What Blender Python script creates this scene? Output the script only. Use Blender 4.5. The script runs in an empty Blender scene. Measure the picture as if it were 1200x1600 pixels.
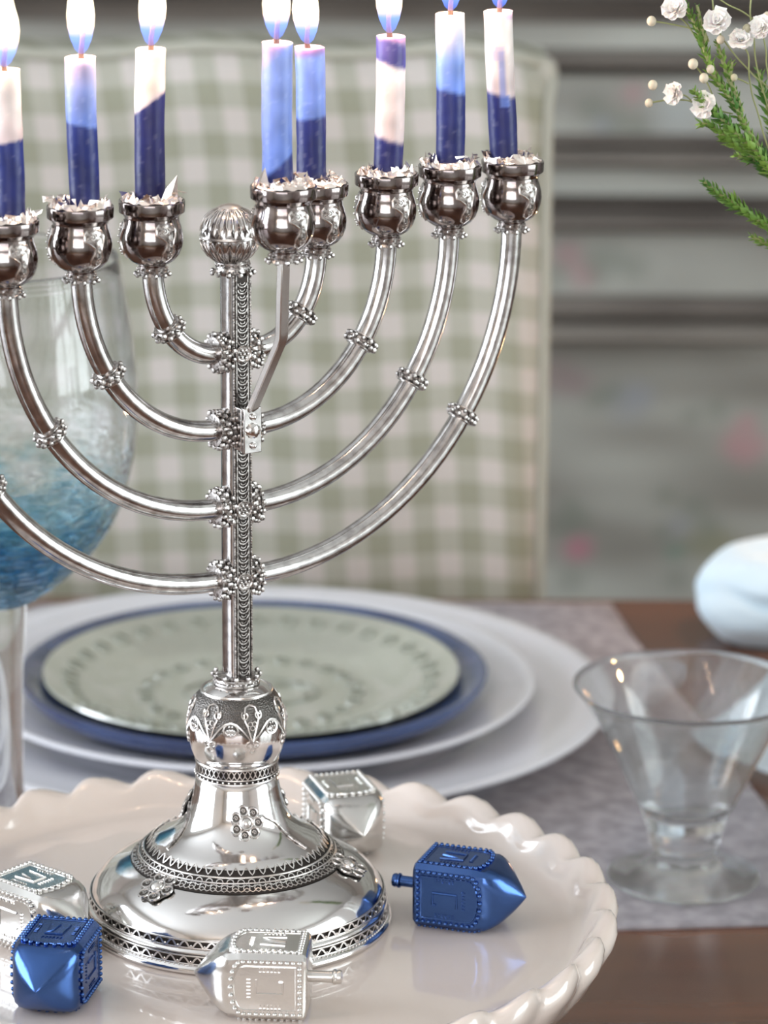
import bpy, math, random
from mathutils import Vector, Matrix, Quaternion, noise
R = math.radians
sc = bpy.context.scene
C = sc.collection
random.seed(7)

# ------------------------------------------------------------------ camera
FPX, PITCH, CAMH = 5650.0, R(15.58), 0.537
cam_data = bpy.data.cameras.new('camera')
cam = bpy.data.objects.new('camera', cam_data); C.objects.link(cam)
cam.location = (0, 0, CAMH); ROLL = R(0.35)
cam.rotation_euler = (Matrix.Rotation(R(90) - PITCH, 3, 'X') @ Matrix.Rotation(ROLL, 3, 'Z')).to_euler()
cam_data.sensor_fit = 'VERTICAL'; cam_data.sensor_height = 24.0
cam_data.lens = FPX / 1600 * 24.0
cam_data.clip_start = 0.02
cam_data.dof.use_dof = True; cam_data.dof.focus_distance = 1.17; cam_data.dof.aperture_fstop = 8.5
sc.camera = cam
# ------------------------------------------------------------------ world
w = bpy.data.worlds.new('world'); sc.world = w; w.use_nodes = True
w.node_tree.nodes['Background'].inputs[0].default_value = (0.80, 0.88, 1.0, 1)
w.node_tree.nodes['Background'].inputs[1].default_value = 1.0
# ------------------------------------------------------------------ lights (daylight through the room's windows)
def area(name, loc, rot, sx, sy, power, col):
    l = bpy.data.lights.new(name, 'AREA'); l.shape = 'RECTANGLE'; l.size = sx; l.size_y = sy
    l.energy = power; l.color = col
    o = bpy.data.objects.new(name, l); C.objects.link(o); o.location = loc; o.rotation_euler = rot
    return o
area('window_daylight_left', (-2.28, 0.9, 0.65), (0, R(-90), 0), 1.5, 2.2, 66, (0.86, 0.93, 1.0))
area('window_daylight_right', (2.28, 0.5, 0.65), (0, R(90), 0), 1.5, 1.5, 26, (0.88, 0.97, 0.95))
area('window_daylight_rear', (-0.3, -2.28, 0.75), (R(90), 0, 0), 2.4, 1.4, 22, (0.97, 0.97, 1.0))
sc.view_settings.view_transform = 'Standard'; sc.view_settings.look = 'None'
sc.view_settings.exposure = 0.66; sc.view_settings.gamma = 1.0
sc.view_settings.use_curve_mapping = False
sc.cycles.max_bounces = 14; sc.cycles.transmission_bounces = 12; sc.cycles.transparent_max_bounces = 16
sc.cycles.sample_clamp_indirect = 4.0

# ------------------------------------------------------------------ pixel helpers (author's measuring aid: a pixel's ray met with a real plane)
def ray(px, py):
    a = (px - 600) / FPX; c = -(py - 800) / FPX
    x = a * math.cos(ROLL) - c * math.sin(ROLL); u = a * math.sin(ROLL) + c * math.cos(ROLL)
    return Vector((x, math.cos(PITCH) + u * math.sin(PITCH), -math.sin(PITCH) + u * math.cos(PITCH)))
def at_z(px, py, z):
    d = ray(px, py); t = (z - CAMH) / d.z
    return Vector((d.x * t, d.y * t, z))
def at_y(px, py, y):
    d = ray(px, py); t = y / d.y
    return Vector((d.x * t, y, CAMH + d.z * t))

# ------------------------------------------------------------------ mesh helpers
WARP = [False]
def foot_warp(v):            # final proportions of the menorah foot
    x, y, z = v
    k = 1.012 if z < .012 else 1.012 - .057 * min(1, (z - .012) / .036)
    return (x * k, y * k, z * (1 + .04 * min(1, max(0, z) / .024)))
class MB:
    def __init__(s): s.v = []; s.f = []; s.col = None
    def add(s, vs, fs):
        n = len(s.v); s.v += [tuple(v) for v in vs]; s.f += [tuple(i + n for i in f) for f in fs]
    def lathe(s, prof, n=48, c=(0, 0, 0), mod=None, M=None, cap=True):
        vs = []
        for j, (r, z) in enumerate(prof):
            for i in range(n):
                a = 2 * math.pi * i / n
                rr, zz = (r, z) if mod is None else mod(r, z, a, j)
                p = Vector((rr * math.cos(a), rr * math.sin(a), zz))
                vs.append((M @ p if M else p) + Vector(c))
        fs = []
        for j in range(len(prof) - 1):
            for i in range(n):
                k = (i + 1) % n
                fs.append((j * n + i, j * n + k, (j + 1) * n + k, (j + 1) * n + i))
        if cap:
            fs.append(tuple(range(n - 1, -1, -1))); fs.append(tuple((len(prof) - 1) * n + i for i in range(n)))
        s.add(vs, fs)
    def tube(s, pts, r, n=6, closed=False, sq=False, flat=None):
        pts = [Vector(p) for p in pts]; m = len(pts)
        if m < 2: return
        rs = r if isinstance(r, (list, tuple)) else [r] * m
        def tan(i):
            if closed: return (pts[(i + 1) % m] - pts[(i - 1) % m]).normalized()
            return (pts[min(i + 1, m - 1)] - pts[max(i - 1, 0)]).normalized()
        t0 = tan(0); up = flat or (Vector((0, 0, 1)) if abs(t0.z) < .9 else Vector((0, 1, 0)))
        nrm = (up - t0 * up.dot(t0)).normalized(); vs = []
        for i in range(m):
            t = tan(i); nrm = (nrm - t * nrm.dot(t))
            nrm = nrm.normalized() if nrm.length > 1e-9 else t.orthogonal().normalized()
            b = t.cross(nrm)
            for k in range(n):
                a = 2 * math.pi * (k + .5) / n; ca, sa = math.cos(a), math.sin(a)
                if sq:
                    q = 1 / (abs(ca) ** 5 + abs(sa) ** 5) ** (1 / 5); ca *= q; sa *= q
                vs.append(pts[i] + (nrm * ca + b * sa) * rs[i])
        fs = []
        for i in range(m if closed else m - 1):
            j = (i + 1) % m
            for k in range(n):
                l = (k + 1) % n
                fs.append((i * n + k, i * n + l, j * n + l, j * n + k))
        if not closed:
            fs.append(tuple(range(n - 1, -1, -1))); fs.append(tuple((m - 1) * n + k for k in range(n)))
        s.add(vs, fs)
    def bar(s, pts, wv, tv, ww, tt):            # flat bar: width vector direction, thickness computed
        pts = [Vector(p) for p in pts]; vs = []; m = len(pts)
        for i in range(m):
            t = (pts[min(i + 1, m - 1)] - pts[max(i - 1, 0)]).normalized()
            b = Vector(wv).normalized(); c = t.cross(b).normalized()
            for a, d in ((-1, -1), (1, -1), (1, 1), (-1, 1)): vs.append(pts[i] + b * a * ww / 2 + c * d * tt / 2)
        fs = []
        for i in range(m - 1):
            for k in range(4): fs.append((i * 4 + k, i * 4 + (k + 1) % 4, i * 4 + 4 + (k + 1) % 4, i * 4 + 4 + k))
        fs += [(3, 2, 1, 0), tuple((m - 1) * 4 + k for k in range(4))]
        s.add(vs, fs)
    def ball(s, c, r, n=8, m=5, sz=1.0, M=None):
        vs = []; c = Vector(c)
        for j in range(1, m):
            p = math.pi * j / m
            for i in range(n):
                a = 2 * math.pi * i / n
                q = Vector((math.sin(p) * math.cos(a) * r, math.sin(p) * math.sin(a) * r, math.cos(p) * r * sz))
                vs.append(c + (M @ q if M else q))
        t = Vector((0, 0, r * sz)); vs += [c + (M @ t if M else t), c - (M @ t if M else t)]
        T = (m - 1) * n; fs = []
        for j in range(m - 2):
            for i in range(n):
                k = (i + 1) % n; fs.append((j * n + i, (j + 1) * n + i, (j + 1) * n + k, j * n + k))
        for i in range(n):
            k = (i + 1) % n; fs.append((T, i, k)); fs.append((T + 1, (m - 2) * n + k, (m - 2) * n + i))
        s.add(vs, fs)
    def box(s, lo, hi, M=None):
        x0, y0, z0 = lo; x1, y1, z1 = hi
        vs = [Vector(p) for p in ((x0, y0, z0), (x1, y0, z0), (x1, y1, z0), (x0, y1, z0), (x0, y0, z1), (x1, y0, z1), (x1, y1, z1), (x0, y1, z1))]
        if M: vs = [M @ v for v in vs]
        s.add(vs, [(3, 2, 1, 0), (4, 5, 6, 7), (0, 1, 5, 4), (1, 2, 6, 5), (2, 3, 7, 6), (3, 0, 4, 7)])
    def grid(s, nx, ny, fn):
        s.add([fn(i / nx, j / ny) for j in range(ny + 1) for i in range(nx + 1)],
              [(j * (nx + 1) + i, j * (nx + 1) + i + 1, (j + 1) * (nx + 1) + i + 1, (j + 1) * (nx + 1) + i) for j in range(ny) for i in range(nx)])
    def build(s, name, mat, parent=None, ang=40, colfn=None, bevel=0):
        if WARP[0]: s.v = [foot_warp(v) for v in s.v]
        me = bpy.data.meshes.new(name); me.from_pydata(s.v, [], s.f); me.update()
        me.polygons.foreach_set('use_smooth', [True] * len(me.polygons))
        me.set_sharp_from_angle(angle=R(ang))
        if colfn:
            at = me.color_attributes.new('paint', 'FLOAT_COLOR', 'POINT')
            for i, v in enumerate(s.v): at.data[i].color = (*colfn(*v), 1)
        me.materials.append(mat)
        o = bpy.data.objects.new(name, me); C.objects.link(o)
        if parent: o.parent = parent
        if bevel:
            b = o.modifiers.new('bevel', 'BEVEL'); b.width = bevel; b.segments = 2; b.limit_method = 'ANGLE'
        return o
def tag(o, label, cat, group=None):
    o['label'] = label; o['category'] = cat
    if group: o['group'] = group
    return o
def thing(name, loc, label, cat, group=None, rz=0):
    o = bpy.data.objects.new(name, None); C.objects.link(o); o.location = loc; o.rotation_euler = (0, 0, rz)
    o.empty_display_size = .01
    return tag(o, label, cat, group)
def copy_tree(o, parent=None):
    c = o.copy(); C.objects.link(c); c.parent = parent
    for ch in list(o.children): copy_tree(ch, c)
    return c

# ------------------------------------------------------------------ materials
def mat(name, col=(.8, .8, .8), rough=.5, metal=0.0, **kw):
    m = bpy.data.materials.new(name); m.use_nodes = True
    b = m.node_tree.nodes['Principled BSDF']
    b.inputs['Base Color'].default_value = (*col, 1); b.inputs['Roughness'].default_value = rough
    b.inputs['Metallic'].default_value = metal
    for k, v in kw.items(): b.inputs[k.replace('_', ' ')].default_value = v
    return m
def N(m, t): return m.node_tree.nodes.new(t)
def L(m, a, b): m.node_tree.links.new(a, b)
def bsdf(m): return m.node_tree.nodes['Principled BSDF']
def noise_mix(m, scale, c1, c2, lo=.4, hi=.6, target='Base Color', detail=5, stretch=None):
    tc = N(m, 'ShaderNodeTexCoord'); n = N(m, 'ShaderNodeTexNoise'); n.inputs['Scale'].default_value = scale; n.inputs['Detail'].default_value = detail
    if stretch:
        mp = N(m, 'ShaderNodeMapping'); mp.inputs['Scale'].default_value = stretch; L(m, tc.outputs['Object'], mp.inputs[0]); L(m, mp.outputs[0], n.inputs[0])
    else: L(m, tc.outputs['Object'], n.inputs[0])
    r = N(m, 'ShaderNodeValToRGB'); r.color_ramp.elements[0].position = lo; r.color_ramp.elements[1].position = hi
    r.color_ramp.elements[0].color = (*c1, 1); r.color_ramp.elements[1].color = (*c2, 1)
    L(m, n.outputs[0], r.inputs[0]); L(m, r.outputs[0], bsdf(m).inputs[target])
    return n, r
def bump(m, scale, strength, dist=.001, kind='noise', stretch=None, detail=4):
    tc = N(m, 'ShaderNodeTexCoord')
    n = N(m, 'ShaderNodeTexNoise' if kind == 'noise' else 'ShaderNodeTexVoronoi'); n.inputs['Scale'].default_value = scale
    if kind == 'noise': n.inputs['Detail'].default_value = detail
    src = tc.outputs['Object']
    if stretch:
        mp = N(m, 'ShaderNodeMapping'); mp.inputs['Scale'].default_value = stretch; L(m, src, mp.inputs[0]); src = mp.outputs[0]
    L(m, src, n.inputs['Vector'])
    b = N(m, 'ShaderNodeBump'); b.inputs['Strength'].default_value = strength; b.inputs['Distance'].default_value = dist
    L(m, n.outputs[0], b.inputs['Height']); L(m, b.outputs[0], bsdf(m).inputs['Normal'])
def paint_attr(m):
    a = N(m, 'ShaderNodeAttribute'); a.attribute_name = 'paint'; L(m, a.outputs['Color'], bsdf(m).inputs['Base Color']); return a

SILVER = mat('polished_silver', (.80, .78, .765), .10, 1.0); bump(SILVER, 90, .12, .0006)
ARM = mat('brushed_silver', (.62, .60, .58), .17, 1.0); noise_mix(ARM, 260, (.36, .34, .33), (.66, .645, .635), .30, .62)
CUP = mat('tarnished_silver', (.42, .37, .35), .12, 1.0); noise_mix(CUP, 170, (.20, .16, .155), (.42, .385, .37), .35, .65); bump(CUP, 140, .07, .001)
WIRE = mat('silver_wire', (.52, .49, .47), .30, 1.0); noise_mix(WIRE, 900, (.20, .18, .17), (.62, .59, .57), .38, .56)
OXID = mat('blackened_silver', (.055, .048, .045), .45, 1.0)
def offset_in(P, t):
    out = []
    for i, (r, z) in enumerate(P):
        a, b_ = P[max(i - 1, 0)], P[min(i + 1, len(P) - 1)]; dx, dz = b_[0] - a[0], b_[1] - a[1]; l = math.hypot(dx, dz)
        out.append((r - dz / l * t, z + dx / l * t))
    return out[::-1]
BWIRE = mat('bright_silver_wire', (.72, .695, .67), .27, 1.0)
FILI = mat('granulated_silver', (.13, .12, .112), .40, 1.0); bump(FILI, 1800, .6, .0004, 'v')
FOIL = mat('crumpled_foil', (.95, .86, .80), .27, 1.0)
PORC = mat('cream_porcelain', (.735, .645, .59), .16, 0, Coat_Weight=.9, Coat_Roughness=.03)
WHITE = mat('white_porcelain', (.70, .70, .745), .16, 0, Coat_Weight=.4, Coat_Roughness=.05)
BLUEP = mat('cobalt_glaze', (.05, .09, .24), .13, 0, Coat_Weight=.6, Coat_Roughness=.05); noise_mix(BLUEP, 14, (.016, .030, .095), (.042, .075, .19))
SAGE = mat('sage_pressed_glass', (.40, .42, .355), .10, 0, Coat_Weight=.5, Transmission_Weight=.25, IOR=1.45); bump(SAGE, 60, .35, .002)
GLASS = mat('clear_glass', (.97, .99, .985), .0, 0, Transmission_Weight=1.0, IOR=1.46)
BSIL = mat('silver_foil_wrap', (.74, .725, .70), .19, 1.0); bump(BSIL, 300, .10, .0008)
BBLU = mat('blue_foil_wrap', (.065, .135, .36), .23, 1.0); bump(BBLU, 300, .12, .0008)
WICK = mat('charred_wick', (.10, .06, .05), .8)
def glass_tint(name, col, rough=0.0):
    return mat(name, col, rough, 0, Transmission_Weight=1.0, IOR=1.45)

# blue crackle bowl glass: clear at the rim, deep blue swirls towards the foot
GOB = glass_tint('blue_crackle_glass', (1, 1, 1))
def gob_nodes():
    m = GOB; tc = N(m, 'ShaderNodeTexCoord'); sp = N(m, 'ShaderNodeSeparateXYZ'); L(m, tc.outputs['Object'], sp.inputs[0])
    n = N(m, 'ShaderNodeTexNoise'); n.inputs['Scale'].default_value = 28; n.inputs['Detail'].default_value = 6; n.inputs['Distortion'].default_value = 2.2
    mp = N(m, 'ShaderNodeMapping'); mp.inputs['Scale'].default_value = (1, 1, 2.6); L(m, tc.outputs['Object'], mp.inputs[0]); L(m, mp.outputs[0], n.inputs[0])
    ml = N(m, 'ShaderNodeMath'); ml.operation = 'MULTIPLY_ADD'; ml.inputs[1].default_value = .06; ml.inputs[2].default_value = -.030
    L(m, n.outputs[0], ml.inputs[0])
    ad = N(m, 'ShaderNodeMath'); ad.operation = 'ADD'; L(m, sp.outputs[2], ad.inputs[0]); L(m, ml.outputs[0], ad.inputs[1])
    mr = N(m, 'ShaderNodeMapRange'); mr.inputs['From Min'].default_value = .132; mr.inputs['From Max'].default_value = .243
    L(m, ad.outputs[0], mr.inputs[0]); r = N(m, 'ShaderNodeValToRGB'); cr = r.color_ramp
    cr.elements[0].position = 0; cr.elements[0].color = (.03, .25, .52, 1)
    cr.elements[1].position = .50; cr.elements[1].color = (.97, .99, 1, 1)
    for p, c in ((.10, (.05, .33, .60)), (.15, (.25, .60, .80)), (.21, (.05, .32, .55)), (.28, (.14, .46, .66)), (.33, (.55, .80, .88)), (.40, (.88, .95, .96))):
        e = cr.elements.new(p); e.color = (*c, 1)
    L(m, mr.outputs[0], r.inputs[0]); L(m, r.outputs[0], bsdf(m).inputs['Base Color'])
    # crackle relief only on the coloured lower part
    v = N(m, 'ShaderNodeTexVoronoi'); v.inputs['Scale'].default_value = 110; v.feature = 'DISTANCE_TO_EDGE'; L(m, mp.outputs[0], v.inputs['Vector'])
    mr2 = N(m, 'ShaderNodeMapRange'); mr2.inputs['From Min'].default_value = .16; mr2.inputs['From Max'].default_value = .200; mr2.inputs['To Min'].default_value = .8; mr2.inputs['To Max'].default_value = 0
    L(m, sp.outputs[2], mr2.inputs[0])
    b = N(m, 'ShaderNodeBump'); b.inputs['Distance'].default_value = .0022; L(m, mr2.outputs[0], b.inputs['Strength']); L(m, v.outputs[0], b.inputs['Height'])
    L(m, b.outputs[0], bsdf(m).inputs['Normal'])
gob_nodes()
def clear_share(m, k):       # part of the light goes straight through, so the glass casts a light shadow
    t = N(m, 'ShaderNodeBsdfTransparent'); x = N(m, 'ShaderNodeMixShader'); x.inputs[0].default_value = k
    out = [n for n in m.node_tree.nodes if n.type == 'OUTPUT_MATERIAL'][0]
    L(m, bsdf(m).outputs[0], x.inputs[1]); L(m, t.outputs[0], x.inputs[2]); L(m, x.outputs[0], out.inputs[0])
clear_share(GLASS, .20); clear_share(GOB, .12)

# gingham cloth from the mesh's own UV-like attribute (x along the back, z up it)
GING = mat('sage_gingham_cotton', (.7, .7, .65), .9)
def ging_nodes():
    m = GING; uv = N(m, 'ShaderNodeUVMap'); uv.uv_map = 'weave'; sp = N(m, 'ShaderNodeSeparateXYZ'); L(m, uv.outputs[0], sp.inputs[0])
    def stripe(out, off):
        a = N(m, 'ShaderNodeMath'); a.operation = 'ADD'; a.inputs[1].default_value = off; L(m, out, a.inputs[0])
        p = N(m, 'ShaderNodeMath'); p.operation = 'PINGPONG'; p.inputs[1].default_value = .5; L(m, a.outputs[0], p.inputs[0])
        s = N(m, 'ShaderNodeMapRange'); s.inputs['From Min'].default_value = .24; s.inputs['From Max'].default_value = .26; L(m, p.outputs[0], s.inputs[0]); return s
    a, b = stripe(sp.outputs[0], 0), stripe(sp.outputs[1], 0)
    s = N(m, 'ShaderNodeMath'); s.operation = 'ADD'; L(m, a.outputs[0], s.inputs[0]); L(m, b.outputs[0], s.inputs[1])
    h = N(m, 'ShaderNodeMath'); h.operation = 'MULTIPLY'; h.inputs[1].default_value = .5; L(m, s.outputs[0], h.inputs[0])
    r = N(m, 'ShaderNodeValToRGB'); cr = r.color_ramp; cr.elements[0].color = (.50, .465, .44, 1); cr.elements[1].color = (.275, .28, .215, 1)
    e = cr.elements.new(.5); e.color = (.365, .362, .308, 1)
    L(m, h.outputs[0], r.inputs[0]); L(m, r.outputs[0], bsdf(m).inputs['Base Color'])
ging_nodes()

WOOD = mat('red_brown_wood', (.3, .12, .05), .24, 0, Coat_Weight=.25, Coat_Roughness=.14)
noise_mix(WOOD, 5, (.085, .034, .017), (.15, .057, .026), .3, .75, stretch=(1, 9, 9))
LINEN = mat('grey_linen', (.27, .25, .265), .95); noise_mix(LINEN, 130, (.235, .218, .235), (.37, .345, .368), .35, .65)
bump(LINEN, 900, .5, .0006)
NAPK = mat('pale_blue_cotton', (.52, .64, .72), .95, 0, Sheen_Weight=.3)
PAINT = mat('aged_painted_wood', (.4, .4, .38), .75); paint_attr(PAINT)
WAX = mat('dipped_wax', (.5, .5, .8), .38, 0, Subsurface_Weight=.35, Subsurface_Scale=.004)
WAX.node_tree.nodes['Principled BSDF'].inputs['Subsurface Radius'].default_value = (1, .8, .7)
paint_attr(WAX); bump(WAX, 260, .25, .0008)
PETAL = mat('white_petal', (.97, .92, .88), .6, 0, Subsurface_Weight=.2, Subsurface_Scale=.002)
BUD = mat('greenish_bud', (.55, .52, .36), .6)
GREEN = mat('fresh_green', (.11, .27, .045), .5); noise_mix(GREEN, 60, (.045, .16, .03), (.24, .40, .07), .35, .65)
STALK = mat('pale_stalk', (.30, .33, .14), .55)
PLASTER = mat('plaster', (.72, .70, .68), .9)
CEIL = mat('ceiling_white', (.7, .7, .69), .9)
FLOORM = mat('floor_boards', (.22, .15, .10), .45); noise_mix(FLOORM, 3, (.15, .10, .065), (.28, .19, .13), stretch=(1, 10, 1))
TRIMM = mat('white_trim', (.75, .75, .74), .5)
def emis(name, col, s):
    m = mat(name, col, .5); b = bsdf(m); b.inputs['Emission Color'].default_value = (*col, 1); b.inputs['Emission Strength'].default_value = s; return m
BULB = emis('warm_bulb', (1, .62, .28), 60)

def flame_mat():
    m = bpy.data.materials.new('candle_flame'); m.use_nodes = True; nt = m.node_tree; nt.nodes.clear()
    out = nt.nodes.new('ShaderNodeOutputMaterial'); em = nt.nodes.new('ShaderNodeEmission'); tr = nt.nodes.new('ShaderNodeBsdfTransparent'); mx = nt.nodes.new('ShaderNodeMixShader')
    tc = nt.nodes.new('ShaderNodeTexCoord'); sp = nt.nodes.new('ShaderNodeSeparateXYZ'); nt.links.new(tc.outputs['Generated'], sp.inputs[0])
    rc = nt.nodes.new('ShaderNodeValToRGB'); cr = rc.color_ramp
    cr.elements[0].color = (.10, .22, 1.0, 1); cr.elements[0].position = 0
    cr.elements[1].color = (1.0, .80, .45, 1); cr.elements[1].position = 1
    for p, c in ((.16, (.16, .28, 1.0)), (.27, (.95, .62, .40)), (.42, (1, .86, .60))): cr.elements.new(p).color = (*c, 1)
    rs = nt.nodes.new('ShaderNodeValToRGB'); cs = rs.color_ramp
    cs.elements[0].color = (.10,) * 3 + (1,); cs.elements[1].color = (.55,) * 3 + (1,); cs.elements[0].position = .02; cs.elements[1].position = .38
    for a, b in ((sp.outputs[2], rc.inputs[0]), (sp.outputs[2], rs.inputs[0]), (rc.outputs[0], em.inputs[0]), (rs.outputs[0], mx.inputs[0]), (tr.outputs[0], mx.inputs[1]), (em.outputs[0], mx.inputs[2]), (mx.outputs[0], out.inputs[0])): nt.links.new(a, b)
    em.inputs[1].default_value = 2.8
    return m
FLAME = flame_mat()

# ================================================================== ROOM
def struct(name, mb, m, parent=None, **k):
    o = mb.build(name, m, parent, **k)
    if parent is None: o['kind'] = 'structure'
    return o
X0, X1, Y0, Y1, Z0, Z1 = -2.3, 2.3, -2.3, 2.9, -.75, 1.75
def slab(name, lo, hi, m, parent=None):
    b = MB(); b.box(lo, hi); return struct(name, b, m, parent)
slab('floor', (X0 - .1, Y0 - .1, Z0 - .1), (X1 + .1, Y1 + .1, Z0), FLOORM)
slab('ceiling', (X0 - .1, Y0 - .1, Z1), (X1 + .1, Y1 + .1, Z1 + .1), CEIL)
slab('wall_back', (X0 - .1, Y1, Z0), (X1 + .1, Y1 + .1, Z1), PLASTER)
def holed(name, axis, c, u0, u1, hu0, hu1, hz0, hz1):
    b = MB()
    for (a0, a1, z0, z1) in ((u0, hu0, Z0, Z1), (hu1, u1, Z0, Z1), (hu0, hu1, Z0, hz0), (hu0, hu1, hz1, Z1)):
        if axis == 'x': b.box((min(c, c + math.copysign(.1, c)), a0, z0), (max(c, c + math.copysign(.1, c)), a1, z1))
        else: b.box((a0, min(c, c + math.copysign(.1, c)), z0), (a1, max(c, c + math.copysign(.1, c)), z1))
    struct(name, b, PLASTER)
holed('wall_left', 'x', X0, Y0, Y1, -.2, 2.0, -.1, 1.4)
holed('wall_right', 'x', X1, Y0, Y1, -.25, 1.25, -.1, 1.4)
holed('wall_front', 'y', Y0, X0, X1, -1.5, .9, .05, 1.45)
def window(name, axis, c, u0, u1, z0, z1, nu, nz):
    b = MB(); t = .022; d = .03
    def bx(a0, a1, q0, q1):
        if axis == 'x': b.box((c - d, a0, q0), (c + d, a1, q1))
        else: b.box((a0, c - d, q0), (a1, c + d, q1))
    for i in range(nu + 1):
        u = u0 + (u1 - u0) * i / nu; k = t * (2 if i in (0, nu) else 1); bx(u - k, u + k, z0, z1)
    for i in range(nz + 1):
        q = z0 + (z1 - z0) * i / nz; k = t * (2 if i in (0, nz) else 1); bx(u0, u1, q - k, q + k)
    struct(name, b, TRIMM)
window('window_1', 'x', X0 + .05, -.2, 2.0, -.1, 1.4, 4, 3)
window('window_2', 'x', X1 - .05, -.25, 1.25, -.1, 1.4, 3, 3)
window('window_3', 'y', Y0 + .05, -1.5, .9, .05, 1.45, 4, 3)

# ================================================================== PAINTED CABINET (far background)
CY = 2.5
def zc(py): return at_y(900, py, CY).z
cab = thing('painted_cabinet', (0, CY, Z0), 'weathered grey-green painted cabinet with brown mouldings and faded rose garlands behind the chair', 'cabinet')
def h2(x, z, k=0): return noise.noise(Vector((x * 1.0 + k, z * 1.0, k * 3.1)))
blooms = []   # painted motifs: (x, z, radius, colour) at the place they were painted
def motif(px, py, r, col): p = at_y(px, py, CY); blooms.append((p.x, p.z - Z0, r, col))
PINK = (.33, .13, .16); LEAFC = (.15, .17, .14); ROSE = (.42, .22, .24); BL = (.24, .255, .29)
for a in ((888, 400, .012, PINK), (912, 430, .011, PINK), (925, 405, .010, LEAFC), (870, 425, .011, LEAFC), (955, 405, .012, LEAFC), (990, 418, .012, LEAFC), (935, 430, .009, LEAFC),
          (990, 145, .009, ROSE), (925, 170, .012, LEAFC), (960, 195, .012, LEAFC), (1000, 200, .010, LEAFC), (940, 195, .008, BL), (1060, 175, .02, (.38, .42, .43)),
          (903, 857, .011, (.50, .10, .20)), (880, 822, .012, LEAFC), (905, 810, .011, LEAFC), (890, 790, .009, LEAFC), (892, 905, .012, LEAFC),
          (1160, 680, .013, ROSE), (1165, 712, .011, ROSE), (1145, 698, .010, ROSE), (1185, 696, .010, ROSE), (1168, 660, .008, ROSE),
          (980, 630, .016, BL), (955, 615, .011, LEAFC), (870, 590, .016, (.20, .12, .13)), (905, 600, .012, (.22, .15, .16)), (930, 625, .010, LEAFC), (1000, 620, .012, BL),
          (1040, 775, .010, LEAFC), (1085, 795, .013, LEAFC), (1060, 820, .010, BL), (1055, 862, .009, (.12, .22, .17)), (1100, 850, .015, (.20, .21, .12)), (1130, 845, .012, (.22, .22, .13)),
          (1058, 905, .010, LEAFC), (1035, 830, .008, LEAFC), (1110, 820, .010, LEAFC), (1120, 640, .010, LEAFC), (1080, 650, .008, LEAFC)): motif(*a)
rr = random.Random(3)
for i in range(60):
    px = rr.uniform(-900, 820); py = rr.choice([rr.uniform(150, 200), rr.uniform(390, 440), rr.uniform(600, 900)])
    motif(px, py, rr.uniform(.008, .015), rr.choice([PINK, ROSE, LEAFC, LEAFC, LEAFC, BL]))
for i in range(25):
    motif(rr.uniform(1215, 2300), rr.choice([rr.uniform(150, 200), rr.uniform(390, 440), rr.uniform(600, 900)]), rr.uniform(.008, .015), rr.choice([PINK, ROSE, LEAFC, LEAFC, BL]))
def panel_col(x, y, z):
    n = h2(x * 3, z * 14) * .5 + h2(x * 9, z * 40, 2) * .5
    t = max(0, min(1, .55 + n * 1.5)); a = (.20, .19, .168); b = (.375, .38, .345)
    c = [a[i] + (b[i] - a[i]) * t for i in range(3)]
    for bx, bz, br, bc in blooms:
        d = ((x - bx) ** 2 + (z - bz) ** 2) ** .5
        if d < br * 1.3:
            k = max(0, min(1, (br * 1.3 - d) / br)) * .48
            c = [c[i] + (bc[i] - c[i]) * k for i in range(3)]
    return c
def mould_col(x, y, z):
    n = h2(x * 2, z * 60, 5) * .7 + h2(x * 14, z * 30, 1) * .4
    t = max(0, min(1, .5 + n)); a = (.075, .062, .054); b = (.215, .192, .168)
    return [a[i] + (b[i] - a[i]) * t for i in range(3)]
def cab_panel(name, py0, py1, dy, fn, nz):
    b = MB(); z1, z0 = zc(py0) - Z0, zc(py1) - Z0
    b.grid(480, nz, lambda u, v: (-1.7 + 3.4 * u, dy, z0 + (z1 - z0) * v))
    return b.build(name, PAINT, cab, colfn=fn)
def moulding(py0, py1, out, shape='round'):
    z1, z0 = zc(py0) - Z0, zc(py1) - Z0; h = z1 - z0; b = MB(); P = []
    for i in range(11):
        t = i / 10
        if shape == 'round': P.append((-out * math.sin(math.pi * t) ** .7, z0 + h * t))
        else: P.append((-out * (.25 + .75 * t ** 1.6), z0 + h * t))       # cove: overhangs towards the top
    P = [(0.012, z0)] + P + [(0.012, z1)]
    nx = 120
    b.grid(nx, len(P) - 1, lambda u, v: (-1.7 + 3.4 * u, P[round(v * (len(P) - 1))][0], P[round(v * (len(P) - 1))][1]))
    return b.build('moulding', PAINT, cab, colfn=mould_col)
b = MB(); b.box((-1.7, .012, 0), (1.7, .38, 2.1)); b.build('carcass', mat('brown_carcass', (.22, .19, .17), .8), cab)
b = MB(); b.box((-1.74, -.03, 1.9), (1.74, .38, 2.14)); b.build('cornice', mat('cornice_paint', (.2, .18, .16), .8), cab)
cab_panel('panel', -1400, -60, 0, panel_col, 60)
moulding(-60, -8, .022, 'cove'); moulding(-4, 34, .020, 'cove')
cab_panel('panel', 34, 76, 0, panel_col, 14); moulding(76, 106, .024)
moulding(110, 118, .006)
cab_panel('panel', 118, 210, 0, panel_col, 26); moulding(208, 228, .010); moulding(230, 262, .022)
cab_panel('panel', 262, 306, 0, panel_col, 14); moulding(304, 322, .008, 'cove'); moulding(326, 362, .024)
cab_panel('panel', 362, 462, 0, panel_col, 26); moulding(460, 498, .012); moulding(500, 534, .026)
cab_panel('panel', 534, 960, 0, panel_col, 80); moulding(960, 1010, .024)
cab_panel('panel', 1010, 2000, 0, panel_col, 60)

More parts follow.
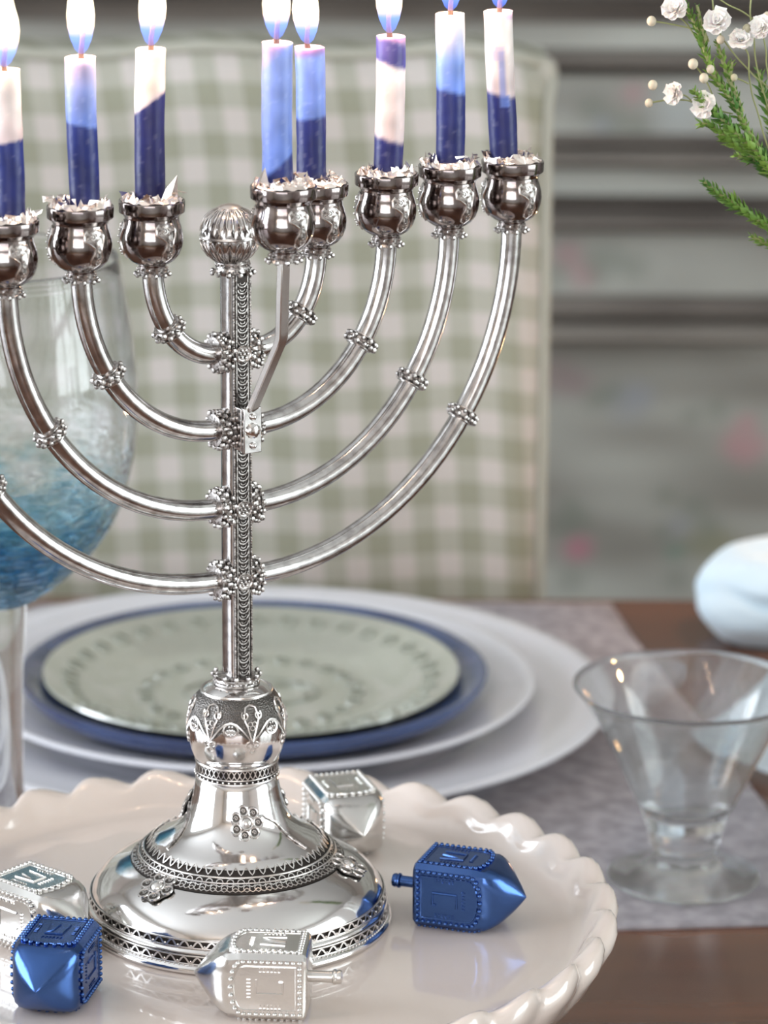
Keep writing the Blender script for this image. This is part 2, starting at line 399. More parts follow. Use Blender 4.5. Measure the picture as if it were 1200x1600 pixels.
# ================================================================== TABLE
YT = 1.768
tb = thing('dining_table', (0, 1.2, Z0), 'red-brown polished wooden dining table under the grey placemat and cake stand', 'table')
b = MB(); b.box((-1.25, .42 - 1.2, -Z0 - .035), (1.25, YT - 1.2, -Z0)); b.build('table_top', WOOD, tb, bevel=.006)
b = MB(); b.box((-1.1, .52 - 1.2, -Z0 - .12), (1.1, .545 - 1.2, -Z0 - .035)); b.build('apron', WOOD, tb)
b = MB(); b.box((-1.1, YT - .12 - 1.2, -Z0 - .12), (1.1, YT - .095 - 1.2, -Z0 - .035)); b.build('apron', WOOD, tb)
for sx in (-1.08, 1.08):
    for sy in (.53, YT - .11):
        b = MB(); b.lathe([(.022, 0), (.03, .05), (.024, .1), (.034, .4), (.036, .62), (.036, .715)], 20, (sx, sy - 1.2, 0)); b.build('leg', WOOD, tb)

# placemat: an eight-sided linen mat lying on the wood
pm = [(955, 947), (990, 1000), (1052, 1078), (1120, 1162), (1215, 1290), (1236, 1400), (1225, 1447), (955, 1455), (700, 1462), (300, 1470), (-60, 1440), (-180, 1300), (-160, 1160), (-60, 1000), (60, 949), (450, 946), (800, 946)]
pts = [at_z(x, y, 0) for x, y in pm]
o = Vector((-.06, 1.5, 0))
b = MB(); n = len(pts); h = .0022
pl = [p - o for p in pts]
rings = [(1.0, .0002), (1.0, h * .7), (.994, h), (.95, h), (.5, h * 1.0)]
vs = [Vector((p.x * k, p.y * k, z)) for k, z in rings for p in pl] + [Vector((0, 0, h))]
fs = [(j * n + (i + 1) % n, j * n + i, (j + 1) * n + i, (j + 1) * n + (i + 1) % n) for j in range(len(rings) - 1) for i in range(n)]
fs += [((len(rings) - 1) * n + (i + 1) % n, (len(rings) - 1) * n + i, len(rings) * n) for i in range(n)]
b.add(vs, fs)
pmo = b.build('placemat', LINEN, ang=60); pmo.location = o
tag(pmo, 'grey linen placemat under the stacked plates and the glass coupe', 'placemat')

# ================================================================== PLATES
def plate(name, r, rimz, foot, m, loc, label, nseg=96, lip=.0012, well=.66, group='stacked dinner plates', deep=0):
    b = MB(); th = .0032
    P = [(.0005, .0042 + foot), (r * well * .9, .0042 + foot), (r * well, .0052 + foot), (r * (well + .06), .0052 + foot + (rimz - foot) * .35),
         (r * .86, rimz * .80), (r * .96, rimz * .95), (r - .0012, rimz), (r, rimz - .0008), (r - .0006, rimz - .0022 - deep * .5), (r * (.95 + deep * 5), rimz * .95 - th - .0005 - deep), (r * (.84 + deep * 6), rimz * .8 - th - .001 - deep),
         (r * (well + .04), foot + .002), (r * well * .9, foot + .0008), (r * well * .86, 0), (r * well * .80, 0), (r * well * .78, foot), (.0005, foot)]
    b.lathe(P, nseg, cap=False); o_ = b.build(name, m, ang=60); o_.location = loc
    return tag(o_, label, 'plate')
PX = at_z(395, 1100, .018).x
plate('charger_plate', .161, .0185, .0012, WHITE, (PX, 1.554, .0024), 'largest white round charger plate at the bottom of the stack')
plate('dinner_plate', .1275, .020, .0012, WHITE, (PX - .0005, 1.553, .0080), 'white dinner plate between the charger and the blue plate')
plate('salad_plate', .1045, .0215, .0012, BLUEP, (PX + .0005, 1.537, .0148), 'cobalt blue glazed plate under the pale green glass plate', deep=.003)
# pressed glass plate with raised motif
gp = thing('glass_plate', (PX - .0005, 1.535, .0204), 'pale sage green pressed glass plate with a raised pattern on top of the stack', 'plate')
b = MB(); r = .0925
b.lathe([(.0005, .0045), (.05, .0045), (.058, .0052), (.066, .0080), (.080, .0125), (.0905, .0158), (r, .0165), (r + .0003, .0155), (.090, .0138), (.066, .0062), (.058, .0032), (.050, .0012), (.0005, .0012)], 96, cap=False)
b.build('dish', SAGE, gp, ang=60)
b = MB()
for ring, z, nn in ((.047, .0051, 24), (.080, .0130, 36)):
    for i in range(nn):
        a = 2 * math.pi * i / nn
        pth = [Vector(((ring + .0035 * math.cos(t)) * math.cos(a + .045 * math.sin(t) * .07 / ring), (ring + .0035 * math.cos(t)) * math.sin(a + .045 * math.sin(t) * .07 / ring), z + .0035 * math.cos(t) * (.45 if ring > .06 else 0))) for t in [2 * math.pi * k / 8 for k in range(8)]]
        b.tube(pth, .0007, 4, closed=True)
for (cx, cy, sx, sy) in ((.0, .0, .030, .020), (-.012, .004, .012, .012), (.014, -.002, .011, .013), (.0, .012, .02, .006)):
    b.tube([Vector((cx + sx * math.cos(t), cy + sy * math.sin(t), .0049)) for t in [2 * math.pi * k / 28 for k in range(28)]], .0009, 4, closed=True)
b.build('raised_pattern', SAGE, gp)['kind'] = 'stuff'

# ================================================================== CHAIR with gingham cover
ch = thing('dining_chair', (-.12, 1.88, Z0), 'slipcovered dining chair in sage and white gingham behind the plates', 'chair')
CHB = 1.84
def chair_cover():
    # tall padded back: cloth front, top, sides; slight recline
    xr, xl, zt, zb = .0825, -.40, .264, -.30
    me_v = []; uvs = []; nx, nz = 70, 60
    cy = 0
    b = MB(); U = []
    def fn(u, v):
        x = xl + (xr - xl) * u; z = zb + (zt - zb) * v
        e = min(1, (1 - u) * 30); e2 = min(1, u * 30); t = min(1, (1 - v) * 22)
        top = -.011 * ((u - .72) ** 2) * 2 - .006 * (1 - min(1, (1 - u) * 9)) ** 2 + .0022 * math.sin(u * 22)
        y = CHB + .012 * (v ** 2) + .010 * (1 - e) ** 2 + .012 * (1 - t) ** 2 + .0022 * math.sin(x * 41 + z * 5) + .0015 * math.sin(x * 17 - z * 21)
        zz = z + top * v
        if v > .97 and u > .97: x += .002
        X = (x - xr); Zz = (z - zt)
        U.append(((X + .06 * Zz + 1.1 * max(0, Zz + .07) ** 2) / .0243 + .62, Zz / .0262 + .35))
        return Vector((x, y - 1.88, zz - Z0)) - Vector((-.12, 0, 0))
    b.grid(nx, nz, fn)
    n = (nx + 1) * (nz + 1)
    # return along the right and left edges and over the top, 60 mm deep
    def strip(idx):
        base = len(b.v); m = len(idx)
        for k in (.25, .6, 1):
            for i in idx:
                v = b.v[i]; b.v.append((v[0], v[1] + .06 * k, v[2])); U.append((U[i][0] + 1.2 * k, U[i][1]))
        prev = list(idx)
        for k in range(3):
            cur = [base + k * m + j for j in range(m)]
            for j in range(m - 1): b.f.append((prev[j], prev[j + 1], cur[j + 1], cur[j]))
            prev = cur
    strip([nz * (nx + 1) + i for i in range(nx + 1)]); strip([j * (nx + 1) + nx for j in range(nz + 1)]); strip([j * (nx + 1) for j in range(nz + 1)])
    o = b.build('slipcover_back', GING, ch, ang=70)
    uv = o.data.uv_layers.new(name='weave')
    for lp in o.data.loops: uv.data[lp.index].uv = U[lp.vertex_index]
    # piping along the top and right edge
    p = MB(); tp = [Vector(b.v[nz * (nx + 1) + i]) + Vector((0, -.001, .001)) for i in range(nx + 1)] + [Vector(b.v[j * (nx + 1) + nx]) + Vector((.001, -.001, 0)) for j in range(nz, -1, -1)]
    p.tube(tp, .0028, 8); o2 = p.build('piping', mat('pale_piping', (.40, .40, .345), .9), ch)
    # the knotted corner of the cover
    q = MB(); q.ball(Vector(b.v[nz * (nx + 1) + nx]) + Vector((-.003, -.002, -.004)), .0075, 12, 8, 1.3); o3 = q.build('corner_tuck', mat('pale_tuck', (.42, .41, .36), .9), ch)
    s = MB(); s.box((-.27, -.28, .40), (.195, .03, .47)); s.build('seat', mat('sage_cotton', (.45, .46, .4), .9), ch, bevel=.012)
    for x in (-.24, .165):
        for y in (-.25, .07):
            l = MB(); l.tube([(x, y, 0), (x, y, .42)], [.013, .02], 12, sq=True); l.build('leg', WOOD, ch)
chair_cover()
b = MB(); b.box((-.262, -.018, .42), (.192, .012, .985)); b.build('back_frame', WOOD, ch)

# ================================================================== CAKE STAND
T = .075
TC = Vector((-.0494, 1.1335, T))
cs = thing('cake_stand', (TC.x, TC.y, 0), 'cream porcelain cake stand with a scalloped rim carrying the menorah and dreidels', 'cake stand')
def lob(a): c_ = abs(math.cos(16 * (a - R(82.1)))); return .55 * c_ + .45 * c_ * c_
CP = [(.0005, T), (.06, T), (.104, T), (.1115, T + .0003), (.1150, T + .0012), (.1172, T + .0030), (.1190, T + .0055), (.1205, T + .0080), (.1219, T + .0097), (.1234, T + .0107), (.1250, T + .0110), (.1265, T + .0104), (.1276, T + .0088), (.1280, T + .0065),
      (.1275, T + .0036), (.1258, T + .0004), (.1235, T - .004), (.119, T - .010), (.112, T - .016), (.10, T - .020), (.07, T - .023), (.03, T - .026), (.02, T - .031), (.0155, T - .042), (.017, T - .052), (.028, T - .062), (.045, T - .069), (.056, T - .073), (.057, .0), (.05, .0)]
def csmod(r, z, a, j):
    if j <= 3 or j >= 19: return r, z
    wt = {4: .06, 5: .16, 6: .38, 7: .64, 8: .85, 9: .96, 10: 1, 11: 1, 12: .95, 13: .80, 14: .58, 15: .36, 16: .20, 17: .10, 18: .04}[j]
    l = lob(a + .011 * (j - 10))
    sk = math.sin(32 * (a - R(82.1)))            # each lobe rolls over the next, like a loose braid
    return r + wt * (.0034 * l - .0020 + .0007 * sk * (1 if 6 <= j <= 12 else 0)), z + wt * (.0034 * l - .0016) * (1 if j < 14 else .5) + .0009 * wt * sk * (1 if 5 <= j <= 10 else 0)
b = MB(); b.lathe(CP[:20], 32 * 14, (0, 0, 0), csmod, cap=False); b.build('plate', PORC, cs, ang=75)
b = MB(); b.lathe(CP[19:], 64, (0, 0, 0), cap=False); b.build('pedestal', PORC, cs, ang=60)

# ================================================================== MENORAH
YAW = 0.5652
MO = at_z(371.5, 1434, T)
men = thing('menorah', MO, 'tall silver nine-branched menorah with filigree work standing on the cream cake stand', 'menorah', rz=YAW)
MI = Matrix.Rotation(-YAW, 4, 'Z')
def to_local(p): return MI @ (Vector(p) - MO)
pn = Vector((math.sin(YAW), -math.cos(YAW), 0))       # normal of the arm plane, towards the viewer
def on_arm_plane(px, py, off=0):
    d = ray(px, py); o0 = Vector((0, 0, CAMH)); p0 = MO + pn * off
    t = (p0 - o0).dot(pn) / d.dot(pn); return to_local(o0 + d * t)
FP = [(.0505, 0), (.0515, .0006), (.0518, .0016), (.0512, .0026), (.0500, .0032), (.0492, .0036), (.0490, .0060), (.0497, .0064), (.0502, .0072), (.0498, .0080), (.0486, .0084), (.0482, .0108), (.0486, .0112), (.0482, .0122),
      (.0474, .0138), (.0455, .0162), (.0428, .0184), (.0395, .0202), (.0360, .0217), (.0338, .0226), (.0330, .0236), (.0318, .0250), (.0300, .0262), (.0294, .0270), (.0284, .0280), (.0266, .0291), (.0240, .0304), (.0213, .0323), (.0191, .0346), (.0175, .0371), (.0163, .0401), (.0154, .0436), (.0148, .0470), (.0143, .0500),
      (.0139, .0502), (.0136, .0514), (.0137, .0540), (.0140, .0552), (.0146, .0556), (.0160, .0590), (.0169, .0630), (.0172, .0662), (.0170, .0694), (.0162, .0728), (.0147, .0760), (.0125, .0784), (.0100, .0800), (.0082, .0806), (.0076, .0806), (.0072, .0812), (.0072, .0826), (.0066, .0830)]
def rad(z, lo=0):
    best = FP[0][0]
    for i in range(lo, len(FP) - 1):
        (r0, z0), (r1, z1) = FP[i], FP[i + 1]
        if z0 <= z <= z1 and z1 > z0: return r0 + (r1 - r0) * (z - z0) / (z1 - z0)
    return best
def surf(az, z, off=.0002):      # az measured in the menorah frame, 0 = +x, front = -90
    e = .0006; dr = (rad(z + e) - rad(z - e)) / (2 * e); nr, nz_ = 1, -dr; l = math.hypot(nr, nz_); nr /= l; nz_ /= l
    r = rad(z) + off * nr
    return Vector((r * math.cos(R(az)), r * math.sin(R(az)), z + off * nz_))
WARP[0] = True
foot = MB(); foot.lathe(FP, 128); foot = foot.build('foot', SILVER, men, ang=55)
def ring(mb, r, z, t, n=128, k=6): mb.tube([Vector((r * math.cos(2 * math.pi * i / n), r * math.sin(2 * math.pi * i / n), z)) for i in range(n)], t, k, closed=True)
def zig(mb, r0, z0, r1, z1, n, t, pw=1):
    P = []
    for i in range(n * 6):
        f = .5 - .5 * math.cos(2 * math.pi * i / 6); a = 2 * math.pi * i / (n * 6)
        r = r0 + (r1 - r0) * f; z = z0 + (z1 - z0) * f
        P.append(Vector((r * math.cos(a), r * math.sin(a), z)))
    mb.tube(P, t, 4, closed=True)
def beads(mb, r, z, n, t, ph=0):
    for i in range(n):
        a = 2 * math.pi * (i + ph) / n; mb.ball((r * math.cos(a), r * math.sin(a), z), t, 6, 4)
# the blackened grooves behind the lace
b = MB()
b.lathe([(.0494, .0034), (.0494, .0060)], 128, cap=False); b.lathe([(.0488, .0085), (.0486, .0110)], 128, cap=False)
b.lathe([(.0362, .0218), (.0340, .0229), (.0332, .0240), (.0303, .0263), (.0294, .0273)], 128, cap=False)
b.lathe([(.0141, .0504), (.01385, .0514), (.0139, .0540), (.0142, .0551)], 64, cap=False)
b.build('oxidised_band', OXID, foot, ang=60)
b = MB()
zig(b, .0499, .0036, .0499, .0058, 68, .00042); zig(b, .0494, .0087, .0490, .0108, 68, .00042)
ring(b, .0499, .0034, .0003); ring(b, .0499, .0061, .0003); ring(b, .0493, .0086, .0003); ring(b, .0490, .0110, .0003)
beads(b, .0505, .0031, 190, .00036)
for i in range(68):
    a = 2 * math.pi * i / 68
    b.ball((.0499 * math.cos(a), .0499 * math.sin(a), .0043), .00042, 5, 4); b.ball((.0494 * math.cos(a), .0494 * math.sin(a), .0094), .00042, 5, 4)
b.build('zigzag_lace', BWIRE, foot, ang=60)
b = MB()
zig(b, .0309, .0261, .0291, .0284, 52, .0003); ring(b, .0318, .0256, .00038); ring(b, .0333, .0243, .0003)
for i in range(58):       # open loops hanging below the ring
    az = 360 * i / 58
    for zc_, rz in ((.0240, .00125), (.0227, .00105)):
        P = []
        for k in range(8):
            t = 2 * math.pi * k / 8; da = math.degrees(rz * math.cos(t) / .034); P.append(surf(az + da + (0 if zc_ > .0235 else 3.1), zc_ + rz * .75 * math.sin(t), .0004))
        b.tube(P, .00024, 4, closed=True)
zig(b, .0356, .0223, .0342, .0230, 58, .00026)
b.build('filigree_collar', BWIRE, foot, ang=60)
b = MB(); ring(b, .0145, .0503, .0005, 64); ring(b, .0145, .0519, .00025, 64); ring(b, .0145, .0553, .0003, 64); beads(b, .0146, .0511, 44, .00045)
zig(b, .0143, .0522, .0143, .0551, 24, .00026); zig(b, .0143, .0551, .0143, .0522, 24, .00026)
b.build('neck_lace', BWIRE, foot, ang=60)
# flowers on the cone and on the dome
def flower(az, z, pr, npet, off=.0006, cab_r=.0021):
    c = surf(az, z, off); n_ = (surf(az, z, .002) - surf(az, z, 0)).normalized()
    t1 = Vector((-math.sin(R(az)), math.cos(R(az)), 0)); t2 = n_.cross(t1)
    M = Matrix((t1, t2, n_)).transposed()
    d = MB(); d.lathe([(pr * 1.36, -.0004), (pr * 1.32, .0001)], 7 * 4, c, lambda r, z_, a, j: (r * (.90 + .13 * abs(math.cos(npet * a / 2))), z_), M)
    base = d.build('blossom_shade', FILI, foot)  # dark sheet stands in for the shade between the open wire curls
    w_ = MB()
    for i in range(npet):
        a = 2 * math.pi * i / npet; pc = c + M @ Vector((pr * math.cos(a), pr * math.sin(a), .0003)); q = pr * .42
        w_.tube([pc + M @ Vector((q * math.cos(t), q * math.sin(t), 0)) for t in [2 * math.pi * k / 10 for k in range(10)]], .00038, 5, closed=True)
        w_.tube([pc + M @ Vector((q * .5 * s * math.cos(3 * math.pi * s), q * .5 * s * math.sin(3 * math.pi * s), .0001)) for s in [k / 8 for k in range(9)]], .0002, 4)
    w_.tube([c + M @ Vector((cab_r * math.cos(t), cab_r * math.sin(t), .0006)) for t in [2 * math.pi * k / 16 for k in range(16)]], .0004, 5, closed=True)
    w_.ball(c + M @ Vector((0, 0, .0004)), cab_r * .85, 12, 8, .7, M)
    w_.build('blossom', BWIRE, foot)
def img_az(sx):        # azimuth in the menorah frame of a point seen sx of the radius right of centre
    return math.degrees(math.asin(max(-1, min(1, sx)))) - 90 - math.degrees(YAW)
f1 = img_az(.22)
for k in range(3):
    flower(f1 + 120 * k, .0385, .0040, 7)
    b = MB()
    A = f1 + 120 * k
    P = [(A + 14, .0398), (A + 22, .0402), (A + 25.7, .0392), (A + 37, .0372), (A + 42, .0345), (A + 46, .0315), (A + 49, .0288)]
    Q = [(A - 14, .0398), (A - 30, .0402), (A - 44, .0385), (A - 50, .0360), (A - 52, .0335), (A - 58, .0300), (A - 60, .0285)]
    b.tube([surf(a_, z_, .0003) for a_, z_ in P], .00042, 6)
    b.build('scroll_wire', WIRE, foot)
for k in range(3): flower(img_az(-.66) + 120 * k, .0208, .0046, 6, .0006, .0026)
# filigree on the onion knop
b = MB(); zt_ = .0775
def sring(az, z, r, t=.00028, n=12, off=.0003):
    b.tube([surf(az + math.degrees(r * math.cos(q) / .016), z + r * .9 * math.sin(q), off) for q in [2 * math.pi * k / n for k in range(n)]], t, 4, closed=True)
def kz(z): return .0635 + (z - .0635) * 1.22
def ksurf(az, z, off=.0002): return surf(az, kz(z), off)
def ksring(az, z, r, t=.00028, n=12): sring(az, kz(z), r, t, n)
for k in range(7):
    A = img_az(-.08) + 360 / 7 * k
    b.tube([ksurf(A + d * .857, z, .0003) for d, z in ((0, .0705), (8, .0700), (16, .0685), (24, .0665), (30, .0650))], .00044, 5)
    b.tube([ksurf(A + d * .857, z, .0003) for d, z in ((60, .0705), (52, .0700), (44, .0685), (36, .0665), (30, .0650))], .00044, 5)
    b.tube([ksurf(A + d * .857, z, .0003) for d, z in ((30, .0650), (24, .0690), (19, .0715), (22, .0740), (30, .0745))], .0004, 5)
    b.tube([ksurf(A + d * .857, z, .0003) for d, z in ((30, .0650), (36, .0690), (41, .0715), (38, .0740), (30, .0745))], .0004, 5)
    ksring(A, .0685, .0023, .00048)
    for i in range(6): b.ball(ksurf(A + 3.6 * math.cos(i * 1.047), .0685 + .00115 * math.sin(i * 1.047), .0004), .00042, 6, 4)
    b.ball(ksurf(A, .0685, .0004), .00045, 6, 4)
    for dd, zz in ((-3.4, .0640), (3.4, .0640), (0, .0625)): ksring(A + 25.7 + dd, zz + .0004, .0011, .00038, 8)
    for s in (-1, 1):
        P = [ksurf(A + 25.7 + s * (9 + (2.2 + 3.2 * t) * math.cos(7 * t)) * .9, .0722 + (.0003 + .0010 * t) * math.sin(7 * t), .0004) for t in [q / 14 for q in range(15)]]
        b.tube(P, .00036, 4)
    for dd, zz in ((27, .0700), (33, .0700), (30, .0690)): ksring(A + dd * .857, zz, .0008, .00024, 8)
b.tube([Vector(surf(360 * i / 72, .0786, .0003)) for i in range(72)], .0004, 5, closed=True)
kn = b.build('knop_filigree', BWIRE, foot)
b = MB()
ph = R(img_az(-.08) + 180 / 7)
def kg(r, z, a, j):
    lo = kz(.0652 + .0034 * (.5 - .5 * math.cos(7 * (a - ph)))) + .0004
    zz = lo + (.0787 - lo) * j / 8
    return rad(zz) + .00014, zz
b.lathe([(1, 1)] * 9, 84, (0, 0, 0), kg, cap=False)
b.build('knop_ground', FILI, foot, ang=60)
b = MB()
for z, r, t, nn in ((.0812, .0078, .0005, 0), (.0822, .0076, .0004, 0)): ring(b, r, z, t, 40)
beads(b, .0082, .0838, 12, .00095); beads(b, .0078, .0818, 30, .00042)
for i in range(12):
    a = 2 * math.pi * i / 12; b.tube([(.0074 * math.cos(a), .0074 * math.sin(a), .0824), (.0082 * math.cos(a), .0082 * math.sin(a), .0838)], .0006, 5)
b.lathe([(.0066, .0815), (.0072, .0835), (.0064, .0838)], 36)
b.build('stem_collar', WIRE, foot)

WARP[0] = False
# stem: rounded square tube with a filigree strip on the front face
ZS0 = .084; ZS1 = on_arm_plane(358, 368).z - .0108
b = MB(); b.tube([(0, 0, ZS0 + (ZS1 - ZS0) * i / 4) for i in range(5)], .0039, 24, sq=True, flat=Vector((0, 1, 0)))
stem = b.build('stem', ARM, men, ang=40)
b = MB(); b.box((-.0030, -.00475, ZS0), (.0030, -.0036, ZS1)); b.build('filigree_ground', OXID, stem)
b = MB()
for x in (-.0031, .0031, -.0021, .0021): b.tube([(x, -.0048, ZS0), (x, -.0048, ZS1)], .00030, 6)
z = ZS0 + .001
while z < ZS1 - .001:
    for s in (-1, 1): b.ball((s * .0031, -.0050, z), .00036, 5, 4)
    z += .00095
z = ZS0 + .001; i = 0
while z < ZS1 - .002:
    b.tube([(.0017 * math.cos(t), -.0050, z + .0014 * math.sin(t)) for t in [math.pi + math.pi * k / 6 for k in range(7)]], .00030, 4)
    b.tube([(.0009 * math.cos(t), -.0050, z + .0001 + .0007 * math.sin(t)) for t in [math.pi + math.pi * k / 4 for k in range(5)]], .00022, 4)
    z += .00215
b.build('filigree_strip', WIRE, stem)

def collar(mb, c, ax, r, tall=.0016, nb=9, br=.00095, rows=2, seed=0):
    c = Vector(c); ax = Vector(ax).normalized(); q = ax.to_track_quat('Z', 'Y').to_matrix()
    rd = random.Random(seed)
    mb.lathe([(r * .9, -tall * 1.5), (r * 1.1, -tall * 1.4), (r * 1.1, -tall * 1.15), (r * .96, -tall), (r * 1.12, -tall * .6), (r * 1.05, 0), (r * 1.12, tall * .6), (r * .96, tall), (r * 1.1, tall * 1.15), (r * 1.1, tall * 1.4), (r * .9, tall * 1.5)], 20, c, None, q)
    for row in range(rows):
        zz = (row - (rows - 1) / 2) * tall * 1.1
        for i in range(nb):
            a = 2 * math.pi * (i + .5 * row) / nb; rr = r * 1.22 + rd.uniform(-.0001, .0002)
            mb.ball(c + q @ Vector((rr * math.cos(a), rr * math.sin(a), zz)), br * rd.uniform(.75, 1.1), 6, 4)

# cup (rim at z=0 going down)
CUPP = [(.0004, -.0030), (.0088, -.0030), (.0098, -.0006), (.0100, 0), (.0104, .0), (.01055, -.0002), (.0106, -.0005), (.0105, -.0034), (.01045, -.0037), (.0101, -.0040), (.0092, -.0046), (.0087, -.0055), (.0087, -.0066), (.0093, -.0084), (.0098, -.0104), (.0100, -.0124), (.0097, -.0148), (.0088, -.0172), (.0073, -.0191), (.0055, -.0203), (.0044, -.0208), (.0042, -.0222), (.0040, -.0240)]
def cuprad(z):
    for i in range(8, len(CUPP) - 1):
        (r0, z0), (r1, z1) = CUPP[i], CUPP[i + 1]
        if z1 <= z <= z0: return r0 + (r1 - r0) * (z0 - z) / max(1e-9, z0 - z1)
    return .009
cup_mb = MB(); cup_mb.lathe(CUPP, 48, cap=False)
orn = MB(); SP = [(-3.4, -7.6), (-2.4, -6.6), (-.6, -6.9), (1.2, -6.4), (3.0, -7.0), (3.7, -8.6), (3.0, -10.4), (2.2, -12.0), (2.2, -13.6), (2.9, -15.2), (2.2, -17.4), (.4, -18.6), (-1.2, -17.6), (-1.3, -15.6), (-.2, -13.6), (-.2, -12.0), (-1.6, -10.8), (-3.2, -9.8)]
gr = MB()
def cs_(u, z, a0, off): rr = cuprad(z / 1000) + off; a = a0 + (u / 1000) / .0098; return Vector((rr * math.cos(a), rr * math.sin(a), z / 1000))
for k in range(3):
    a0 = R(-90) + k * 2 * math.pi / 3
    orn.tube([cs_(u, z, a0, .0002) for u, z in SP], .00042, 5, closed=True)
    cen = [( .2, -7.8), (.4, -9.4), (.9, -11.4), (1.0, -13.4), (.9, -15.4), (.5, -17.2)]
    # filled granulated ground
    m_ = len(SP); vs = [cs_(u, z, a0, .0003) for u, z in SP] + [cs_(sum(p[0] for p in SP[i:i + 1]) * .45 + .25, z, a0, .00055) for i, (u, z) in enumerate(SP)]
    gr.add(vs, [(i, (i + 1) % m_, m_ + (i + 1) % m_, m_ + i) for i in range(m_)] + [tuple(m_ + i for i in range(m_))])
    rd = random.Random(k)
    for (u, z) in cen + [(-1.6, -8.3), (2.2, -8.4), (-2.4, -8.9), (1.5, -16.2)]:
        orn.ball(cs_(u + rd.uniform(-.3, .3), z, a0, .0007), .00042, 5, 4)
    orn.tube([cs_(.7 + (.3 + .8 * t) * math.cos(8 * t), -16.2 + (.3 + .8 * t) * math.sin(8 * t), a0, .0007) for t in [i / 12 for i in range(13)]], .0002, 4)
    orn.tube([cs_(-.9 + (.3 + .9 * t) * math.cos(8 * t), -8.5 + (.3 + .8 * t) * math.sin(8 * t), a0, .0007) for t in [i / 12 for i in range(13)]], .0002, 4)
cupcol = MB(); cupcol.lathe([(.0040, -.0207), (.0046, -.0215), (.0044, -.0232), (.0050, -.0240), (.0036, -.0244)], 28)
for i in range(10):
    a = 2 * math.pi * i / 10; cupcol.ball((.0054 * math.cos(a), .0054 * math.sin(a), -.0238), .00085, 6, 4)
    cupcol.ball((.0047 * math.cos(a + .3), .0047 * math.sin(a + .3), -.0220), .0005, 5, 4)
cup_proto = {}
def add_cup(parent, loc):
    if not cup_proto:
        c = cup_mb.build('candle_cup', CUP, parent, ang=28); s = orn.build('filigree_scroll', BWIRE, parent); g = gr.build('scroll_ground', WIRE, parent, ang=70); k = cupcol.build('cup_collar', WIRE, parent)
        cup_proto['x'] = (c, s, g, k)
        L_ = (c, s, g, k)
    else:
        L_ = tuple(o.copy() for o in cup_proto['x'])
        for o in L_: C.objects.link(o); o.parent = parent
    for o in L_: o.location = loc

# rim centres of the cups as seen (all in the plane of the arms)
cups_px = {'l3': (8, 343), 'l2': (125, 321), 'l1': (237, 312), 'r1': (494, 286), 'r2': (604, 270), 'r3': (703, 257), 'r4': (801, 250)}
cups = {k: on_arm_plane(*v) for k, v in cups_px.items()}
cups['l4'] = Vector((-cups['r4'].x, 0, cups['l3'].z - .002))
junc = {1: on_arm_plane(366, 548).z, 2: on_arm_plane(366, 668).z, 3: on_arm_plane(366, 790).z, 4: on_arm_plane(366, 903).z}
mid_mb_seed = 0
for key, c in cups.items():
    k = int(key[1]); sgn = -1 if key[0] == 'l' else 1
    zj = junc[k]; zt = c.z - .0225; xe = c.x; xb = sgn * .0075
    def P(t): return Vector((xb + (xe - xb) * math.sin(t), 0, zj + (zt - zj) * (1 - math.cos(t))))
    b = MB(); b.tube([P(R(90) * i / 28) for i in range(29)], .0035, 16, sq=False, flat=Vector((0, 1, 0)))
    arm = b.build('arm', ARM, men, ang=60)
    add_cup(arm, (xe, 0, c.z))
    b = MB(); tm = R(54 if k > 1 else 48); ax = P(tm + .02) - P(tm - .02); collar(b, P(tm), ax, .0041, .0015, 11, .00105, 2, k); b.build('arm_collar', WIRE, arm)
    # boss against the stem: clustered rosettes
    b = MB(); collar(b, (sgn * .0055, 0, zj), (1, 0, 0), .0049, .0017, 13, .00108, 3, k)
    rd = random.Random(k * 7 + sgn)
    for i in range(20):
        a = rd.uniform(0, 6.28); rr_ = .0058 + rd.uniform(-.0009, .0004); b.ball((sgn * (.0050 + rd.uniform(-.0020, .0030)), rr_ * math.cos(a), zj + rr_ * math.sin(a)), rd.uniform(.0006, .0010), 6, 4)
    b.build('arm_boss', WIRE, arm)
# round medallions on the front of the stem
for k in (1, 3, 4):
    b = MB(); zj = junc[k]; c = Vector((0, -.0052, zj)); q = Matrix.Rotation(R(90), 3, 'X')
    b.lathe([(.0028, -.0006), (.0029, .0004), (.0025, .0007), (.0008, .0005)], 24, c, None, q)
    b.tube([c + Vector((.0027 * math.cos(t), -.0006, .0027 * math.sin(t))) for t in [2 * math.pi * i / 20 for i in range(20)]], .00035, 5, closed=True)
    for i in range(6): b.ball(c + Vector((.0014 * math.cos(i * 1.047), -.0009, .0014 * math.sin(i * 1.047))), .00055, 6, 4)
    b.ball(c + Vector((0, -.001, 0)), .0006, 6, 4)
    b.build('medallion', WIRE, men)
# finial: fluted two-part ball with a button on top
b = MB(); FB = Vector((-.0016, 0, ZS1 + .0108))
prof = [(.0040, -.0085), (.0052, -.0078), (.0070, -.0062), (.0084, -.0042), (.0091, -.0018), (.0092, -.0008), (.0092, .0008), (.0091, .0018), (.0084, .0044), (.0070, .0066), (.0054, .0080), (.0036, .0090)]
def flute(r, z, a, j):
    wt = 0 if j in (0, 5, 6, len(prof) - 1) else 1
    ph = 0 if z > 0 else math.pi / 18
    return r + wt * (.00055 * abs(math.cos(9 * (a + ph))) ** .6 - .0003), z
b.lathe(prof, 18 * 8, FB, flute); fin = b.build('finial', ARM, men, ang=50)
b = MB()
for zz, rr_ in ((.0, .0094),): b.tube([FB + Vector((rr_ * math.cos(2 * math.pi * i / 40), rr_ * math.sin(2 * math.pi * i / 40), zz)) for i in range(40)], .0005, 5, closed=True)
